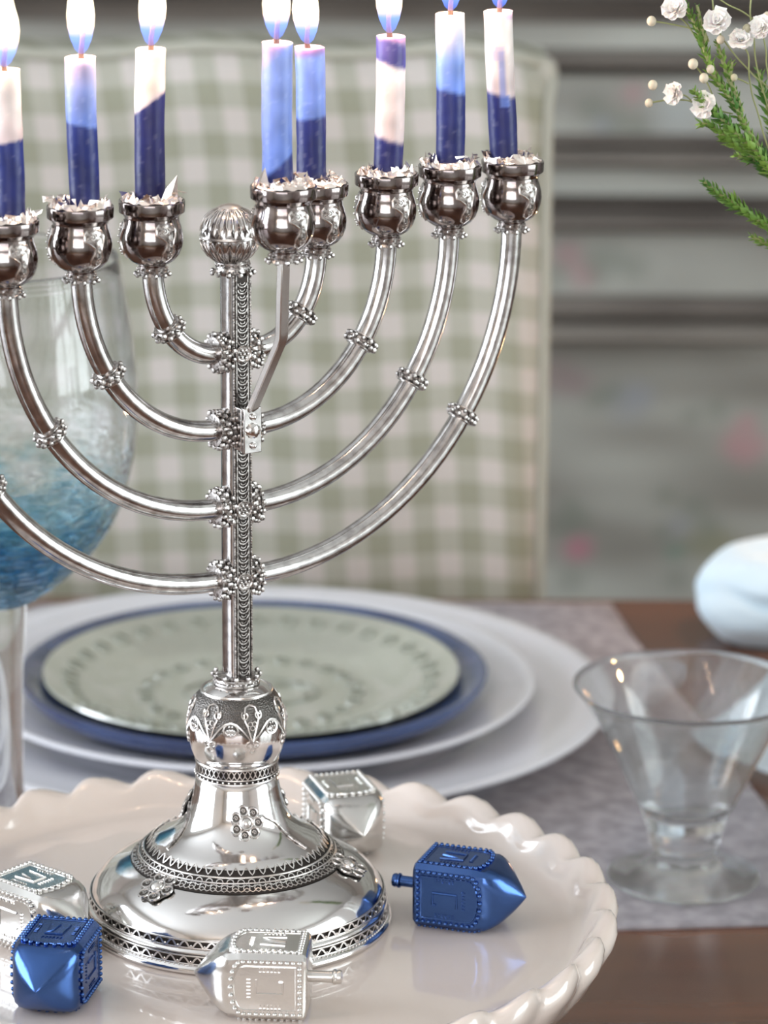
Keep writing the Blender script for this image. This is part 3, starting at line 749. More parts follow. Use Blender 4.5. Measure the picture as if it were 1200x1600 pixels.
for i in range(18):
    a = 2 * math.pi * i / 18; b.ball(FB + Vector((.0095 * math.cos(a), .0095 * math.sin(a), -.0009)), .0005, 5, 4)
    for s in (-1, 1):
        b.tube([FB + Vector(((rr_ + .0004) * math.cos(a + s * da), (rr_ + .0004) * math.sin(a + s * da), zz)) for rr_, zz, da in ((.0036, .0090, .01), (.0058, .0080, .07), (.0077, .0062, .11), (.0087, .0042, .10), (.0093, .0020, .0))], .00022, 4)
        b.tube([FB + Vector(((rr_ + .0004) * math.cos(a + s * da), (rr_ + .0004) * math.sin(a + s * da), zz)) for rr_, zz, da in ((.0045, -.0082, .01), (.0070, -.0063, .08), (.0085, -.0042, .11), (.0093, -.0018, .0))], .00022, 4)
b.build('finial_wirework', BWIRE, fin)
b = MB(); b.lathe([(.0038, .0088), (.0040, .0093), (.0030, .0099), (.0014, .0103), (.0003, .0104)], 24, FB); b.build('finial_button', FOIL, fin)
b = MB(); c0 = Vector((-.0006, 0, ZS1)); b.lathe([(.0046, -.002), (.0056, -.0008), (.0050, .0006), (.0054, .0022), (.0046, .0030)], 28, c0)
for i in range(11):
    a = 2 * math.pi * i / 11; b.ball(c0 + Vector((.0068 * math.cos(a), .0068 * math.sin(a), -.0012)), .00095, 6, 4); b.tube([c0 + Vector((.0050 * math.cos(a), .0050 * math.sin(a), -.0004)), c0 + Vector((.0068 * math.cos(a), .0068 * math.sin(a), -.0012))], .0005, 4)
for zz in (.0008, .0022): b.tube([c0 + Vector((.0054 * math.cos(2 * math.pi * i / 30), .0054 * math.sin(2 * math.pi * i / 30), zz)) for i in range(30)], .00035, 4, closed=True)
for i in range(22): b.ball(c0 + Vector((.0055 * math.cos(i * .2856), .0055 * math.sin(i * .2856), .0015)), .00042, 5, 4)
b.build('finial_collar', WIRE, fin)
# shamash (helper) branch: clip, bent flat bar, cup
SH_OFF = .031
sh_rim = on_arm_plane(443, 290, SH_OFF)
pz = lambda py: on_arm_plane(388, py, .010).z
xb_, yb_ = .0022, -.0085
zc0, zc1 = pz(708), pz(637)
b = MB(); b.box((-.0030, -.0110, zc0), (.0036, -.0090, zc1)); b.box((-.0030, -.0090, zc0 + .0004), (-.0022, .0, zc1 - .0004)); b.box((.0030, -.0090, zc0 + .003), (.0036, .0, zc1 - .003))
sh = b.build('helper_branch', ARM, men, bevel=.0003)
b = MB(); bx = .0026; y0 = -.0100
bend = Vector((.5 * sh_rim.x + .004, sh_rim.y * .86, on_arm_plane(442, 530, SH_OFF * .86).z))
top = Vector((sh_rim.x, sh_rim.y, sh_rim.z - .0235))
bend.x = on_arm_plane(440, 530, SH_OFF * .86).x; 
low = Vector((.0004, y0, zc1 - .001))
pthb = [low, low.lerp(bend, .5), low.lerp(bend, .93), bend + Vector((0, 0, .0012)) * 0 + (top - bend) * .03, bend.lerp(top, .10), bend.lerp(top, .5), top]
b.bar(pthb, (math.cos(.35), math.sin(.35), 0), None, .0042, .0022); b.build('flat_bar', BWIRE, sh, bevel=.0003)
add_cup(sh, sh_rim)
b = MB(); zm = (zc0 + zc1) / 2
for zz, r_ in ((zm + .0046, .0012), (zm - .0050, .0012)): b.ball((.0003, -.0112, zz), r_, 10, 6)
b.lathe([(.0024, -.0004), (.0025, .0004), (.0018, .0010), (.0006, .0013)], 24, (.0003, -.0112, zm), lambda r, z, a, j: (r * (1 + .06 * math.cos(12 * a)), z), Matrix.Rotation(R(90), 3, 'X'))
b.build('clip_rivet', SILVER, sh)

# ================================================================== CANDLES, FLAMES, FOIL
MW = Matrix.Translation(MO) @ Matrix.Rotation(YAW, 4, 'Z')
NAVY = (.010, .014, .095); NAV2 = (.016, .030, .19); SKY = (.15, .25, .66); LIL = (.50, .45, .68); CREAM = (.72, .60, .60); VIO = (.10, .08, .30)
def ramp(stops, t):
    for i in range(len(stops) - 1):
        if t <= stops[i + 1][0]:
            a, b_ = stops[i], stops[i + 1]; k = (t - a[0]) / max(1e-6, b_[0] - a[0]); k = max(0, min(1, k))
            return [a[1][j] + (b_[1][j] - a[1][j]) * k for j in range(3)]
    return stops[-1][1]
def candle(key, top_px, bot_px, stops, slant, label, wick, flame_h, drip=False, seed=0, flab=''):
    rim = sh_rim if key == 'sh' else cups[key]
    rw = MW @ rim; depth_y = rw.y
    base = at_y(bot_px[0], bot_px[1], depth_y); base.z = rw.z - .0022
    tp = at_y(top_px[0], top_px[1], depth_y)
    root = thing('candle', base, label, 'candle', 'lit blue and white candles in the menorah')
    H = (tp - base); n = 28; m = 64; b = MB(); rd = random.Random(seed); r0 = .0048
    def fn(i, j):
        t = j / m; a = 2 * math.pi * i / n
        ce = H * t + Vector((.0004 * math.sin(3 * t + seed), 0, 0)) * 1
        rr_ = r0 * (1 + .035 * noise.noise(Vector((math.cos(a) * .8, math.sin(a) * .8, t * 5 + seed * 3)))) * (1 + .05 * max(0, 1 - t * 12))
        return ce + Vector((rr_ * math.cos(a), rr_ * math.sin(a), 0))
    vs = [fn(i, j) for j in range(m + 1) for i in range(n)]
    fs = [(j * n + i, j * n + (i + 1) % n, (j + 1) * n + (i + 1) % n, (j + 1) * n + i) for j in range(m) for i in range(n)]
    # rounded lip and shallow melt pool
    for (k, dz) in ((.94, .0003), (.86, .0000), (.70, -.0008), (.3, -.0012)):
        o_ = len(vs); vs += [H + Vector((r0 * k * math.cos(2 * math.pi * i / n), r0 * k * math.sin(2 * math.pi * i / n), dz)) for i in range(n)]
        fs += [(o_ - n + i, o_ - n + (i + 1) % n, o_ + (i + 1) % n, o_ + i) for i in range(n)]
    fs.append(tuple(len(vs) - n + i for i in range(n)))
    b.add(vs, fs)
    def col(x, y, z):
        t = z / H.z; a = x - H.x * t
        s = t + slant * a / r0 + .012 * noise.noise(Vector((x * 500, y * 500, z * 120)))
        c = list(ramp(stops, s))
        if drip:
            dx = a / r0
            if .40 < t < .76 and abs(dx - (.10 + .25 * (.7 - t))) < .36 * (1.25 - t) and y < H.y * t: c = [c[i] * .35 + SKY[i] * .65 for i in range(3)]
            if .70 < t < .79 and -.50 < dx < .30 and y < H.y * t: c = [c[i] * .4 + LIL[i] * .6 for i in range(3)]
        sp_ = noise.noise(Vector((x * 900, y * 900, z * 500 + 9)))
        k = 1 + .28 * noise.noise(Vector((x * 260, y * 260, z * 160 + seed)))
        c = [min(1, q * k + (.05 if sp_ > .45 else 0)) for q in c]
        return c
    b.build('wax_stick', WAX, root, colfn=col, ang=50)
    wp = [H + Vector((0, 0, -.0015))] + [H + Vector(w_) for w_ in wick]
    b = MB(); b.tube(wp, [.0011] + [.0008] * (len(wick) - 1) + [.0009], 6); b.build('wick', WICK, root)
    b = MB(); f0 = H + Vector((wick[0][0] * .5, wick[0][1] * .5, .0012))
    fp = [(.0007, 0), (.0020, .0012), (.0033, .004), (.0042, .0075), (.0044, .0105), (.0040, .014), (.0029, .018), (.0019, .0225), (.0010, .026), (.0003, .029)]
    sc_ = flame_h / .029
    lx = wick[-1][0] * .6
    b.lathe([(r_, z_ * sc_) for r_, z_ in fp], 20, f0, cap=True)
    b.v = [(v[0] + lx * min(1, (v[2] - f0.z) / .012), v[1], v[2]) for v in b.v]
    b.build('flame', FLAME, root)
    l = bpy.data.lights.new('flame_light', 'POINT'); l.energy = .085; l.color = (1, .66, .42); l.shadow_soft_size = .0035
    lo = bpy.data.objects.new('flame_light', l); C.objects.link(lo); lo.parent = root; lo.location = f0 + Vector((lx, 0, .011))
    # crumpled foil packed round the candle's foot
    fo = MB(); rd = random.Random(seed + 50)
    nn, mm = 40, 7
    ecc = Vector((base.x - rw.x, base.y - rw.y, 0))
    def ff(i, j):
        a = 2 * math.pi * i / nn; t = j / mm; rr_ = .0050 + (.0099 - .0050) * t
        n1 = noise.noise(Vector((math.cos(a) * 6 + seed, math.sin(a) * 6, t * 5))); n2 = noise.noise(Vector((math.cos(a) * 17, math.sin(a) * 17 + seed, t * 9)))
        zz = .0024 + .0020 * n1 + .0022 * n2 + rd.uniform(-.0004, .0004) - .0010 * t
        if j in (0,): zz -= .001
        if j == mm: zz = .0009 + rd.uniform(-.0003, .0006)
        da = rd.uniform(-.05, .05); dr = rd.uniform(-.0003, .0003) * (j < mm)
        return Vector((rr_ + dr) * (math.cos(a + da)) if False else ((rr_ + dr) * math.cos(a + da), (rr_ + dr) * math.sin(a + da), zz)) + ecc * (1 - t)
    vs = [ff(i, j) for j in range(mm + 1) for i in range(nn)]
    fs = []
    for j in range(mm):
        for i in range(nn):
            q = (j * nn + i, j * nn + (i + 1) % nn, (j + 1) * nn + (i + 1) % nn, (j + 1) * nn + i)
            fs += [(q[0], q[1], q[2]), (q[0], q[2], q[3])]
    # under side so the wad has thickness
    o_ = len(vs); vs += [Vector((.0090 * math.cos(2 * math.pi * i / nn), .0090 * math.sin(2 * math.pi * i / nn), -.0006)) for i in range(nn)] + [Vector((.0045 * math.cos(2 * math.pi * i / nn), .0045 * math.sin(2 * math.pi * i / nn), -.0006)) for i in range(nn)]
    fs += [(mm * nn + i, mm * nn + (i + 1) % nn, o_ + (i + 1) % nn, o_ + i) for i in range(nn)] + [(o_ + i, o_ + (i + 1) % nn, o_ + nn + (i + 1) % nn, o_ + nn + i) for i in range(nn)]
    fo.add(vs, fs)
    # stray torn flakes
    for q in range(16):
        a = rd.uniform(0, 6.28); rr_ = rd.uniform(.0055, .0098); c = Vector((rr_ * math.cos(a), rr_ * math.sin(a), .0022 + rd.uniform(-.0006, .0012)))
        s = rd.uniform(.0014, .0026); p_ = [c + Vector((rd.uniform(-s, s), rd.uniform(-s, s), rd.uniform(-s * .6, s * .9))) for _ in range(4)]
        fo.add(p_, [(0, 1, 2), (0, 2, 3), (0, 3, 1), (1, 3, 2)])
    for (a, hgt, wd) in flakes.get(key, ()):
        a = R(a); c = Vector((.0074 * math.cos(a), .0074 * math.sin(a), .001)); tn = Vector((-math.sin(a), math.cos(a), 0)); ot = Vector((math.cos(a), math.sin(a), 0))
        A_, B_, C_, D_ = c - tn * wd * .5, c + tn * wd * .5, c + tn * wd * .35 + Vector((0, 0, hgt)) + ot * .001, c - tn * wd * .2 + Vector((0, 0, hgt * .55)) + ot * .0004
        E_ = c + ot * .0012 + Vector((0, 0, hgt * .3)); fo.add([A_, B_, C_, D_, E_], [(0, 1, 4), (1, 2, 4), (2, 3, 4), (3, 0, 4), (3, 2, 1), (3, 1, 0)])
    of = fo.build('foil_wad', FOIL, ang=12); of.location = (rw.x, rw.y, rw.z - .0010)
    tag(of, flab, 'foil', 'foil packed in the candle cups')
flakes = {'l1': ((-40, .0085, .0085), (200, .003, .005)), 'l2': ((190, .0040, .0036),), 'sh': ((215, .0070, .0070), (20, .004, .005), (250, .003, .006)), 'r1': ((-20, .0030, .004),), 'r3': ((185, .0050, .0060), (20, .0035, .003)), 'r2': ((-15, .0030, .0035), (200, .002, .004)), 'l3': ((30, .003, .004),), 'r4': ((0, .0025, .003),)}
candle('l3', (8, 110), (14, 333), [(0, NAVY), (.54, NAV2), (.56, CREAM), (1, (.93, .86, .80))], -.02, 'navy candle with a pinkish white top half, leftmost one, partly cut by the frame', [(-.0004, 0, .002), (.0002, 0, .007), (.0010, 0, .0125)], .030, seed=1, flab='crumpled silver foil around the foot of the leftmost candle')
candle('l2', (127, 90), (131, 318), [(0, NAVY), (.56, (.014, .030, .19)), (.585, SKY), (.80, (.26, .34, .72)), (.95, LIL), (1, (.78, .72, .84))], .02, 'dark blue candle fading through sky blue to lilac white, second from the left', [(0, 0, .002), (.0006, 0, .007), (.0007, 0, .013), (0, 0, .0158)], .033, seed=2, flab='silver foil with one upturned shred around the second candle from the left')
candle('l1', (236, 77), (235, 312), [(0, NAVY), (.66, (.022, .026, .15)), (.685, (.80, .70, .72)), (.72, (.92, .87, .80)), (1, (.95, .90, .84))], -.07, 'navy candle with a cream top third cut off slantwise, third from the left', [(0, 0, .003), (.0006, 0, .007), (.0010, 0, .013)], .033, seed=3, flab='silver foil with a large pointed flap around the third candle from the left')
candle('sh', (432, 67), (436, 290), [(0, NAVY), (.17, (.018, .035, .21)), (.20, SKY), (.9, (.30, .40, .82)), (.97, (.50, .42, .75)), (1, LIL)], -.09, 'mostly sky blue candle with a short dark blue foot, held in front of the stem', [(0, 0, .002), (.0004, 0, .007), (0, 0, .012)], .030, seed=4, flab='silver foil spilling over the rim of the front helper cup')
candle('r1', (482, 74), (489, 285), [(0, NAVY), (.50, (.016, .026, .17)), (.53, SKY), (.93, (.22, .33, .80)), (.97, (.30, .22, .55)), (1, (.55, .35, .60))], -.01, 'candle half dark and half sky blue standing close behind the front one', [(-.0006, 0, .002), (-.0002, 0, .007), (-.0012, 0, .012)], .030, seed=5, flab='silver foil around the candle directly behind the helper candle')
candle('r2', (610, 57), (606, 268), [(0, NAVY), (.27, (.022, .026, .17)), (.31, CREAM), (.79, (.92, .82, .80)), (.83, (.09, .08, .32)), (.96, (.12, .10, .36)), (1, (.45, .32, .55))], .03, 'candle with a broad white middle between navy foot and navy tip, third from the right', [(-.0006, 0, .003), (-.0006, 0, .007), (-.0004, 0, .013)], .032, seed=6, flab='silver foil around the white-banded candle third from the right')
candle('r3', (704, 22), (702, 250), [(0, (.014, .018, .11)), (.50, (.018, .03, .19)), (.53, (.16, .28, .75)), (.72, (.24, .38, .85)), (.90, (.72, .72, .86)), (1, (.88, .84, .84))], .02, 'dark blue candle turning sky blue and then white at the tip, second from the right', [(.0, 0, .003), (.0004, 0, .008), (.0, 0, .014)], .032, seed=7, flab='silver foil heaped high around the second candle from the right')
candle('r4', (780, 18), (786, 247), [(0, (.012, .017, .11)), (.46, (.020, .027, .17)), (.49, CREAM), (.90, (.92, .86, .82)), (.96, (.88, .82, .84)), (1, (.55, .45, .68))], .02, 'navy candle with a white upper half marked by a blue drip, rightmost one', [(.0002, 0, .003), (.0002, 0, .008), (.0, 0, .014)], .032, drip=True, seed=8, flab='silver foil lying low in the rightmost candle cup')

# ================================================================== DREIDELS
W2 = .0112; LB = .0235; LT = .0135; LH = .0105
def strokes_to(mb, strokes, M, t=.00042):
    for st in strokes: mb.tube([M @ Vector((x, y, 0)) for x, y in st], t, 5)
NUN = [[(-.0024, .0042), (.0018, .0042), (.0018, -.0042), (-.0030, -.0042)], [(-.0024, .0042), (-.0024, .0030)]]
GIM = [[(-.0016, .0042), (.0012, .0042), (.0014, .0), (.0026, -.0042)], [(.0014, -.0004), (-.0024, -.0042)]]
HEI = [[(-.0032, .0042), (.0026, .0042), (.0028, .0036), (.0028, -.0042)], [(-.0026, .0018), (-.0026, -.0042)]]
SHIN = [[(-.0034, .0042), (-.0028, -.0036), (.0026, -.0036), (.0034, .0042)], [(.0, .0042), (-.0012, -.0010), (-.0028, -.0034)]]
def dreidel_proto(name, m, matname, lets):
    root = bpy.data.objects.new(name, None); C.objects.link(root)
    # axis along +x: handle at -x, tip at +x, resting on z=0, centre at z=W2
    b = MB(); n = 40; secs = []
    def sec(x, wd, ex):
        out = []
        for i in range(n):
            a = 2 * math.pi * (i + .5) / n; ca, sa = math.cos(a), math.sin(a); q = wd / (abs(ca) ** ex + abs(sa) ** ex) ** (1 / ex)
            out.append(Vector((x, q * ca, W2 + q * sa)))
        return out
    S = [(-.0002, .0075, 6), (0, .0098, 10), (.0004, .0106, 14), (.0012, W2, 16), (LB * .5, W2, 16), (LB * .86, W2, 16), (LB * .93, .01115, 12), (LB, .0109, 8)]
    for k in range(1, 12):
        t = k / 11; S.append((LB + LT * t, .0109 * (1 - t ** 1.9) + .0002, 8 - 5.2 * min(1, t * 1.5)))
    vs = [p for x, wd, ex in S for p in sec(x, wd, ex)]
    fs = [(j * n + i, j * n + (i + 1) % n, (j + 1) * n + (i + 1) % n, (j + 1) * n + i) for j in range(len(S) - 1) for i in range(n)]
    fs = [tuple(reversed(f)) for f in fs] + [tuple(range(n)), tuple((len(S) - 1) * n + n - 1 - i for i in range(n))]
    b.add(vs, fs); b.build('body', m, root, ang=32)
    b = MB(); q = Matrix.Rotation(R(-90), 3, 'Y')
    b.lathe([(.0019, 0), (.0019, .0072), (.0025, .0076), (.0026, .0082), (.0022, .0086), (.0024, .0094), (.0021, .0102), (.0008, .0105)], 24, (0, 0, W2), None, q); b.build('handle', m, root, ang=40)
    for fi in range(4):
        # face frame: u = away from the handle along x, v across
        rot = Matrix.Rotation(R(90 * fi), 4, 'X')
        F = Matrix.Translation((0, 0, W2)) @ rot @ Matrix.Translation((0, 0, W2))     # local z = outward
        # border path
        hw = .0088; x0 = .0022; x1 = LB - .0035; P = []
        def seg(p, q, k): return [(p[0] + (q[0] - p[0]) * i / k, p[1] + (q[1] - p[1]) * i / k) for i in range(k)]
        P += seg((x0, -hw), (x0, hw), 9); P += seg((x0, hw), (x1, hw), 9)
        arc = [(x1 + .0042 * math.cos(t) ** .8 if math.cos(t) > 0 else x1, hw * math.sin(t)) for t in [R(90) - R(180) * i / 10 for i in range(10)]]
        P += arc; P += seg((x1, -hw), (x0, -hw), 9)
        b = MB()
        for (x, y) in P: b.ball(F @ Vector((x, y, .0002)), .00078, 8, 5)
        inn = [(x0 + (x - x0) * .90 + .0012, y * .84) for x, y in P]
        b.tube([F @ Vector((x, y, .00005)) for x, y in inn], .00028, 5, closed=True)
        b.build('beaded_border', m, root)
        b = MB(); b.add([F @ Vector((x, y, .00006)) for x, y in inn], [tuple(range(len(inn)))]); 
        b.build('panel', m, root)
        # letter, upright when the handle is up: letter-up = -x, letter-right = -y or +y seen from outside
        LM = F @ Matrix.Translation((LB * .50, 0, .0002)) @ Matrix(((0, -1, 0, 0), (-1, 0, 0, 0), (0, 0, 1, 0), (0, 0, 0, 1)))
        # mirrored correctly: outward normal z, up=-x -> right = up x z
        up = Vector((-1, 0, 0)); rt = up.cross(Vector((0, 0, 1)))
        LM = F @ Matrix.Translation((LB * .50, 0, .0002)) @ Matrix(((rt.x, up.x, 0, 0), (rt.y, up.y, 0, 0), (rt.z, up.z, 1, 0), (0, 0, 0, 1)))
        b = MB(); strokes_to(b, lets[fi], LM)
        # rows of tiny raised marks beside the letter, as on the moulded wrapper
        rd = random.Random(fi)
        for (xx, y0_, y1_, vert) in ((.0062, -.003, .003, 1), (-.0062, -.003, .003, 1), (0, -.0058, .0, 2)):
            k = 0
            while k < 6:
                p = (xx, y0_ + (y1_ - y0_) * k / 5) if vert == 1 else (-.0030 + .0060 * k / 5, -.0066)
                if vert == 1: st = [[(p[0] - .0006, p[1]), (p[0] + .0006 * rd.choice((0, 1)), p[1] + .0003)], [(p[0] + .0005, p[1] - .0002), (p[0] + .0005, p[1] + .0005)]]
                else: st = [[(p[0], p[1] - .0006), (p[0], p[1] + .0006)], [(p[0], p[1] + .0006), (p[0] + .0005, p[1] + .0002)]]
                strokes_to(b, st, LM, .00018); k += 1
        b.build('raised_letter', m, root)
    return root
fb = dreidel_proto('dreidel', BBLU, 'blue', (SHIN, NUN, GIM, HEI))
fs_ = dreidel_proto('dreidel', BSIL, 'silver', (SHIN, HEI, GIM, NUN))
def place_dr(o, px, py, ang, label, roll=0):
    p = at_z(px, py, T + W2); o.location = (p.x, p.y, T + .0004); o.rotation_euler = (0, 0, R(ang))
    tag(o, label, 'dreidel', 'foil wrapped dreidels on the cake stand')
# positions: pixel of the handle-side end of the body
place_dr(fb, 659, 1382, -19, 'metallic blue dreidel with its handle pointing left, alone at the right of the stand')
d = copy_tree(fb); place_dr(d, 106, 1484, -101, 'metallic blue dreidel lying tip forwards in front of the menorah at lower left')
place_dr(fs_, 484, 1527, 176, 'silver foil dreidel with its handle pointing right in front of the menorah')
d = copy_tree(fs_); place_dr(d, 520, 1254, -72, 'silver foil dreidel lying tip forwards behind the menorah foot')
d = copy_tree(fs_); place_dr(d, 12, 1408, -40, 'silver foil dreidel cut off by the left frame edge behind the blue one')

# ================================================================== GLASSES
def glass_thing(name, loc, prof_out, prof_in, n, label, cat, parts):
    pass
gl = thing('glass_coupe', at_z(1068, 1372, .0024), 'clear short-stemmed glass coupe standing empty on the grey placemat', 'glass')
b = MB()
WALL = [(.0185, .0300), (.0208, .0350), (.0232, .0400), (.0262, .0465), (.0292, .0530), (.0324, .0595), (.0357, .0660), (.0391, .0718), (.0426, .0770), (.0446, .0797), (.0464, .0819)]
b.lathe([(.0005, 0), (.028, .0), (.0303, .0003), (.0308, .0010), (.0312, .0018), (.0300, .0028), (.024, .0037), (.017, .0050), (.0134, .0082), (.0126, .0125), (.0142, .0150), (.0150, .0175), (.0146, .0195), (.0158, .0225)] + WALL + [(.04635, .0823), (.0461, .08245)]
        + offset_in(WALL, .0007) + [(.0150, .0292), (.0110, .0280), (.0060, .0275), (.0005, .0272)], 96, cap=False); b.build('bowl_and_foot', GLASS, gl, ang=120)
gob = thing('water_goblet', (at_y(0, 900, 1.33).x - .0005, 1.33, 0), 'large stemmed goblet with a blue crackle bowl behind the left arms of the menorah', 'goblet')
b = MB()
OUT = [(.0105, .1290), (.018, .1335), (.030, .1440), (.0400, .1580), (.0465, .1740), (.0500, .1900), (.0512, .2060), (.0508, .2200), (.0492, .2360), (.0468, .2520), (.0448, .2640)]
INN = [(.0436, .2640), (.0456, .2520), (.0480, .2360), (.0495, .2200), (.0498, .2060), (.0484, .1900), (.0445, .1745), (.0375, .1600), (.027, .1470), (.015, .1390), (.0005, .1365)]
OUT = [(r * (1 + .065 * min(1, (z - .129) / .03)), z) for r, z in OUT]; OUT = [p for i in range(len(OUT) - 1) for p in (OUT[i], ((OUT[i][0] + OUT[i + 1][0]) / 2 + (.0006 if i < 4 else 0), (OUT[i][1] + OUT[i + 1][1]) / 2))] + [OUT[-1]]
b.lathe([(.0005, .1290)] + OUT + [(OUT[-1][0] - .0001, .2644), (OUT[-1][0] - .0004, .2646)] + [(r, max(z, .1345)) for r, z in offset_in(OUT[3:], .0007)] + [(.022, .1405), (.010, .1370), (.0005, .1365)], 96, cap=False); b.build('bowl', GOB, gob, ang=120)
b = MB(); b.lathe([(.0005, 0), (.034, .0003), (.036, .0014), (.034, .0028), (.022, .0055), (.012, .012), (.0082, .026), (.0078, .06), (.0084, .10), (.0098, .120), (.0105, .1292), (.0005, .1292)], 64, cap=False); b.build('stem', GLASS, gob, ang=60)

# ================================================================== NAPKIN
def blob(name, m, c, rx, ry, rz, fold, label, seed, yaw=0, tip=(0, 0)):
    b = MB(); nu, nv = 96, 48
    def fn(u, v):
        a = 2 * math.pi * u; p = math.pi * v
        d = Vector((math.sin(p) * math.cos(a), math.sin(p) * math.sin(a), math.cos(p)))
        k = 1 + fold * math.sin(5 * a + 3 * d.z + seed) * math.sin(p) ** 2 * .5 + .10 * noise.noise(d * 2.1 + Vector((seed, 0, 0)))
        crease = -.16 * math.exp(-((d.z - .05 + .35 * d.x) / .10) ** 2) * (1 if d.y < .3 else 0) * max(0, min(1, (.75 - abs(d.x)) * 3))
        q = Vector((d.x * rx, d.y * ry, d.z * rz)) * (k + crease)
        if q.z < -rz * .72: q.z = -rz * .72
        q.x += q.z * tip[0]
        return q
    b.grid(nu, nv, fn); o_ = b.build(name, m, ang=80); o_.location = c + Vector((0, 0, rz * .72)); o_.rotation_euler = (0, 0, yaw)
    tag(o_, label, 'napkin'); return o_
blob('bunched_napkin', NAPK, at_z(1170, 985, 0) + Vector((.020, -.012, .0002)), .050, .034, .0285, .10, 'puffed pale blue cloth napkin lying on the wood behind the glass coupe', 2.0, 0, (-.15, 0))
def cloth_fan():
    # tail of pleated pale cloth spreading on the mat, right of the coupe
    b = MB(); A = at_z(1188, 1130, .0024); nu, nv = 60, 30
    def fn(u, v):
        ang = R(190) + R(95) * u; l = .012 + .058 * v
        pl = math.sin(u * math.pi * 7) * .5 + .5
        x = l * math.cos(ang); y = l * math.sin(ang) * 1.15
        z = .003 + (.004 + .020 * (1 - v) ** 1.2) * (.35 + .65 * pl) + .030 * (1 - v) ** 2
        return Vector((x, y, z))
    b.grid(nu, nv, fn); o_ = b.build('pleated_napkin', mat('grey_blue_cotton', (.42, .47, .50), .9), ang=80); o_.location = A + Vector((.034, -.01, 0))
    s = o_.modifiers.new('thick', 'SOLIDIFY'); s.thickness = .0012; s.offset = 1
    tag(o_, 'pleated pale grey-blue cloth napkin spread on the mat at the right frame edge', 'napkin')
cloth_fan()

# ================================================================== FLOWERS in a vase beyond the right edge
FY = 1.20
VC = Vector((at_y(1440, 600, FY).x, FY, 0))
va = thing('flower_vase', VC, 'plain glass vase beyond the right frame edge holding the flower sprays', 'vase')
b = MB(); b.lathe([(.0005, 0), (.026, .0005), (.028, .003), (.027, .05), (.022, .12), (.019, .17), (.022, .215), (.025, .222), (.0235, .222), (.0195, .213), (.017, .17), (.020, .12), (.0245, .05), (.024, .008), (.0005, .006)], 48, cap=False); b.build('body', GLASS, va, ang=60)
mouth = VC + Vector((-.004, 0, .218))
def spray(name, label, cat, grp, nodes): 
    root = thing(name, mouth, label, cat, grp); return root
def q3(px, py, dy=0): return at_y(px, py, FY + dy)
def smooth_path(P, k=6):
    out = []
    for i in range(len(P) - 1):
        p0 = P[max(i - 1, 0)]; p1 = P[i]; p2 = P[i + 1]; p3 = P[min(i + 2, len(P) - 1)]
        for j in range(k):
            t = j / k; out.append(.5 * ((2 * p1) + (p2 - p0) * t + (2 * p0 - 5 * p1 + 4 * p2 - p3) * t * t + (3 * p1 - p0 - 3 * p2 + p3) * t ** 3))
    return out + [P[-1]]
def leafy(root, P, lr, dens, seed, rs=.0007):
    """a sprig clad in short scale leaves"""
    P = smooth_path([p - mouth for p in P]); b = MB(); b.tube(P, [rs * (.7 + .9 * i / len(P)) for i in range(len(P))], 6); b.build('stalk', STALK, root)
    rd = random.Random(seed); lf = MB()
    total = sum((P[i + 1] - P[i]).length for i in range(len(P) - 1)); step = total / max(1, int(total / dens)); acc = 0; ph = 0; i = 0
    for i in range(len(P) - 1):
        seg = P[i + 1] - P[i]; ln = seg.length; t = 0
        k = max(1, round(ln / dens))
        for q in range(k):
            c = P[i] + seg * ((q + rd.random()) / k); ax = -seg.normalized(); ph += 2.4
            side = ax.orthogonal().normalized(); side = Quaternion(ax, ph) @ side
            d_ = (ax * rd.uniform(.7, 1.1) + side * rd.uniform(.45, .85)).normalized(); l_ = lr * rd.uniform(.7, 1.2) * (.55 + .45 * min(1, i / (len(P) * .3)))
            wv = d_.cross(side).normalized() * l_ * .20; nn = d_.cross(wv).normalized() * l_ * .10
            m1 = c + d_ * l_ * .55
            lf.add([c, m1 + wv, c + d_ * l_, m1 - wv, m1 + nn, m1 - nn], [(0, 1, 4), (1, 2, 4), (2, 3, 4), (3, 0, 4), (1, 0, 5), (2, 1, 5), (3, 2, 5), (0, 3, 5)])
    o_ = lf.build('foliage', GREEN, root, ang=70); o_['kind'] = 'stuff'
E1 = (1300, 420)
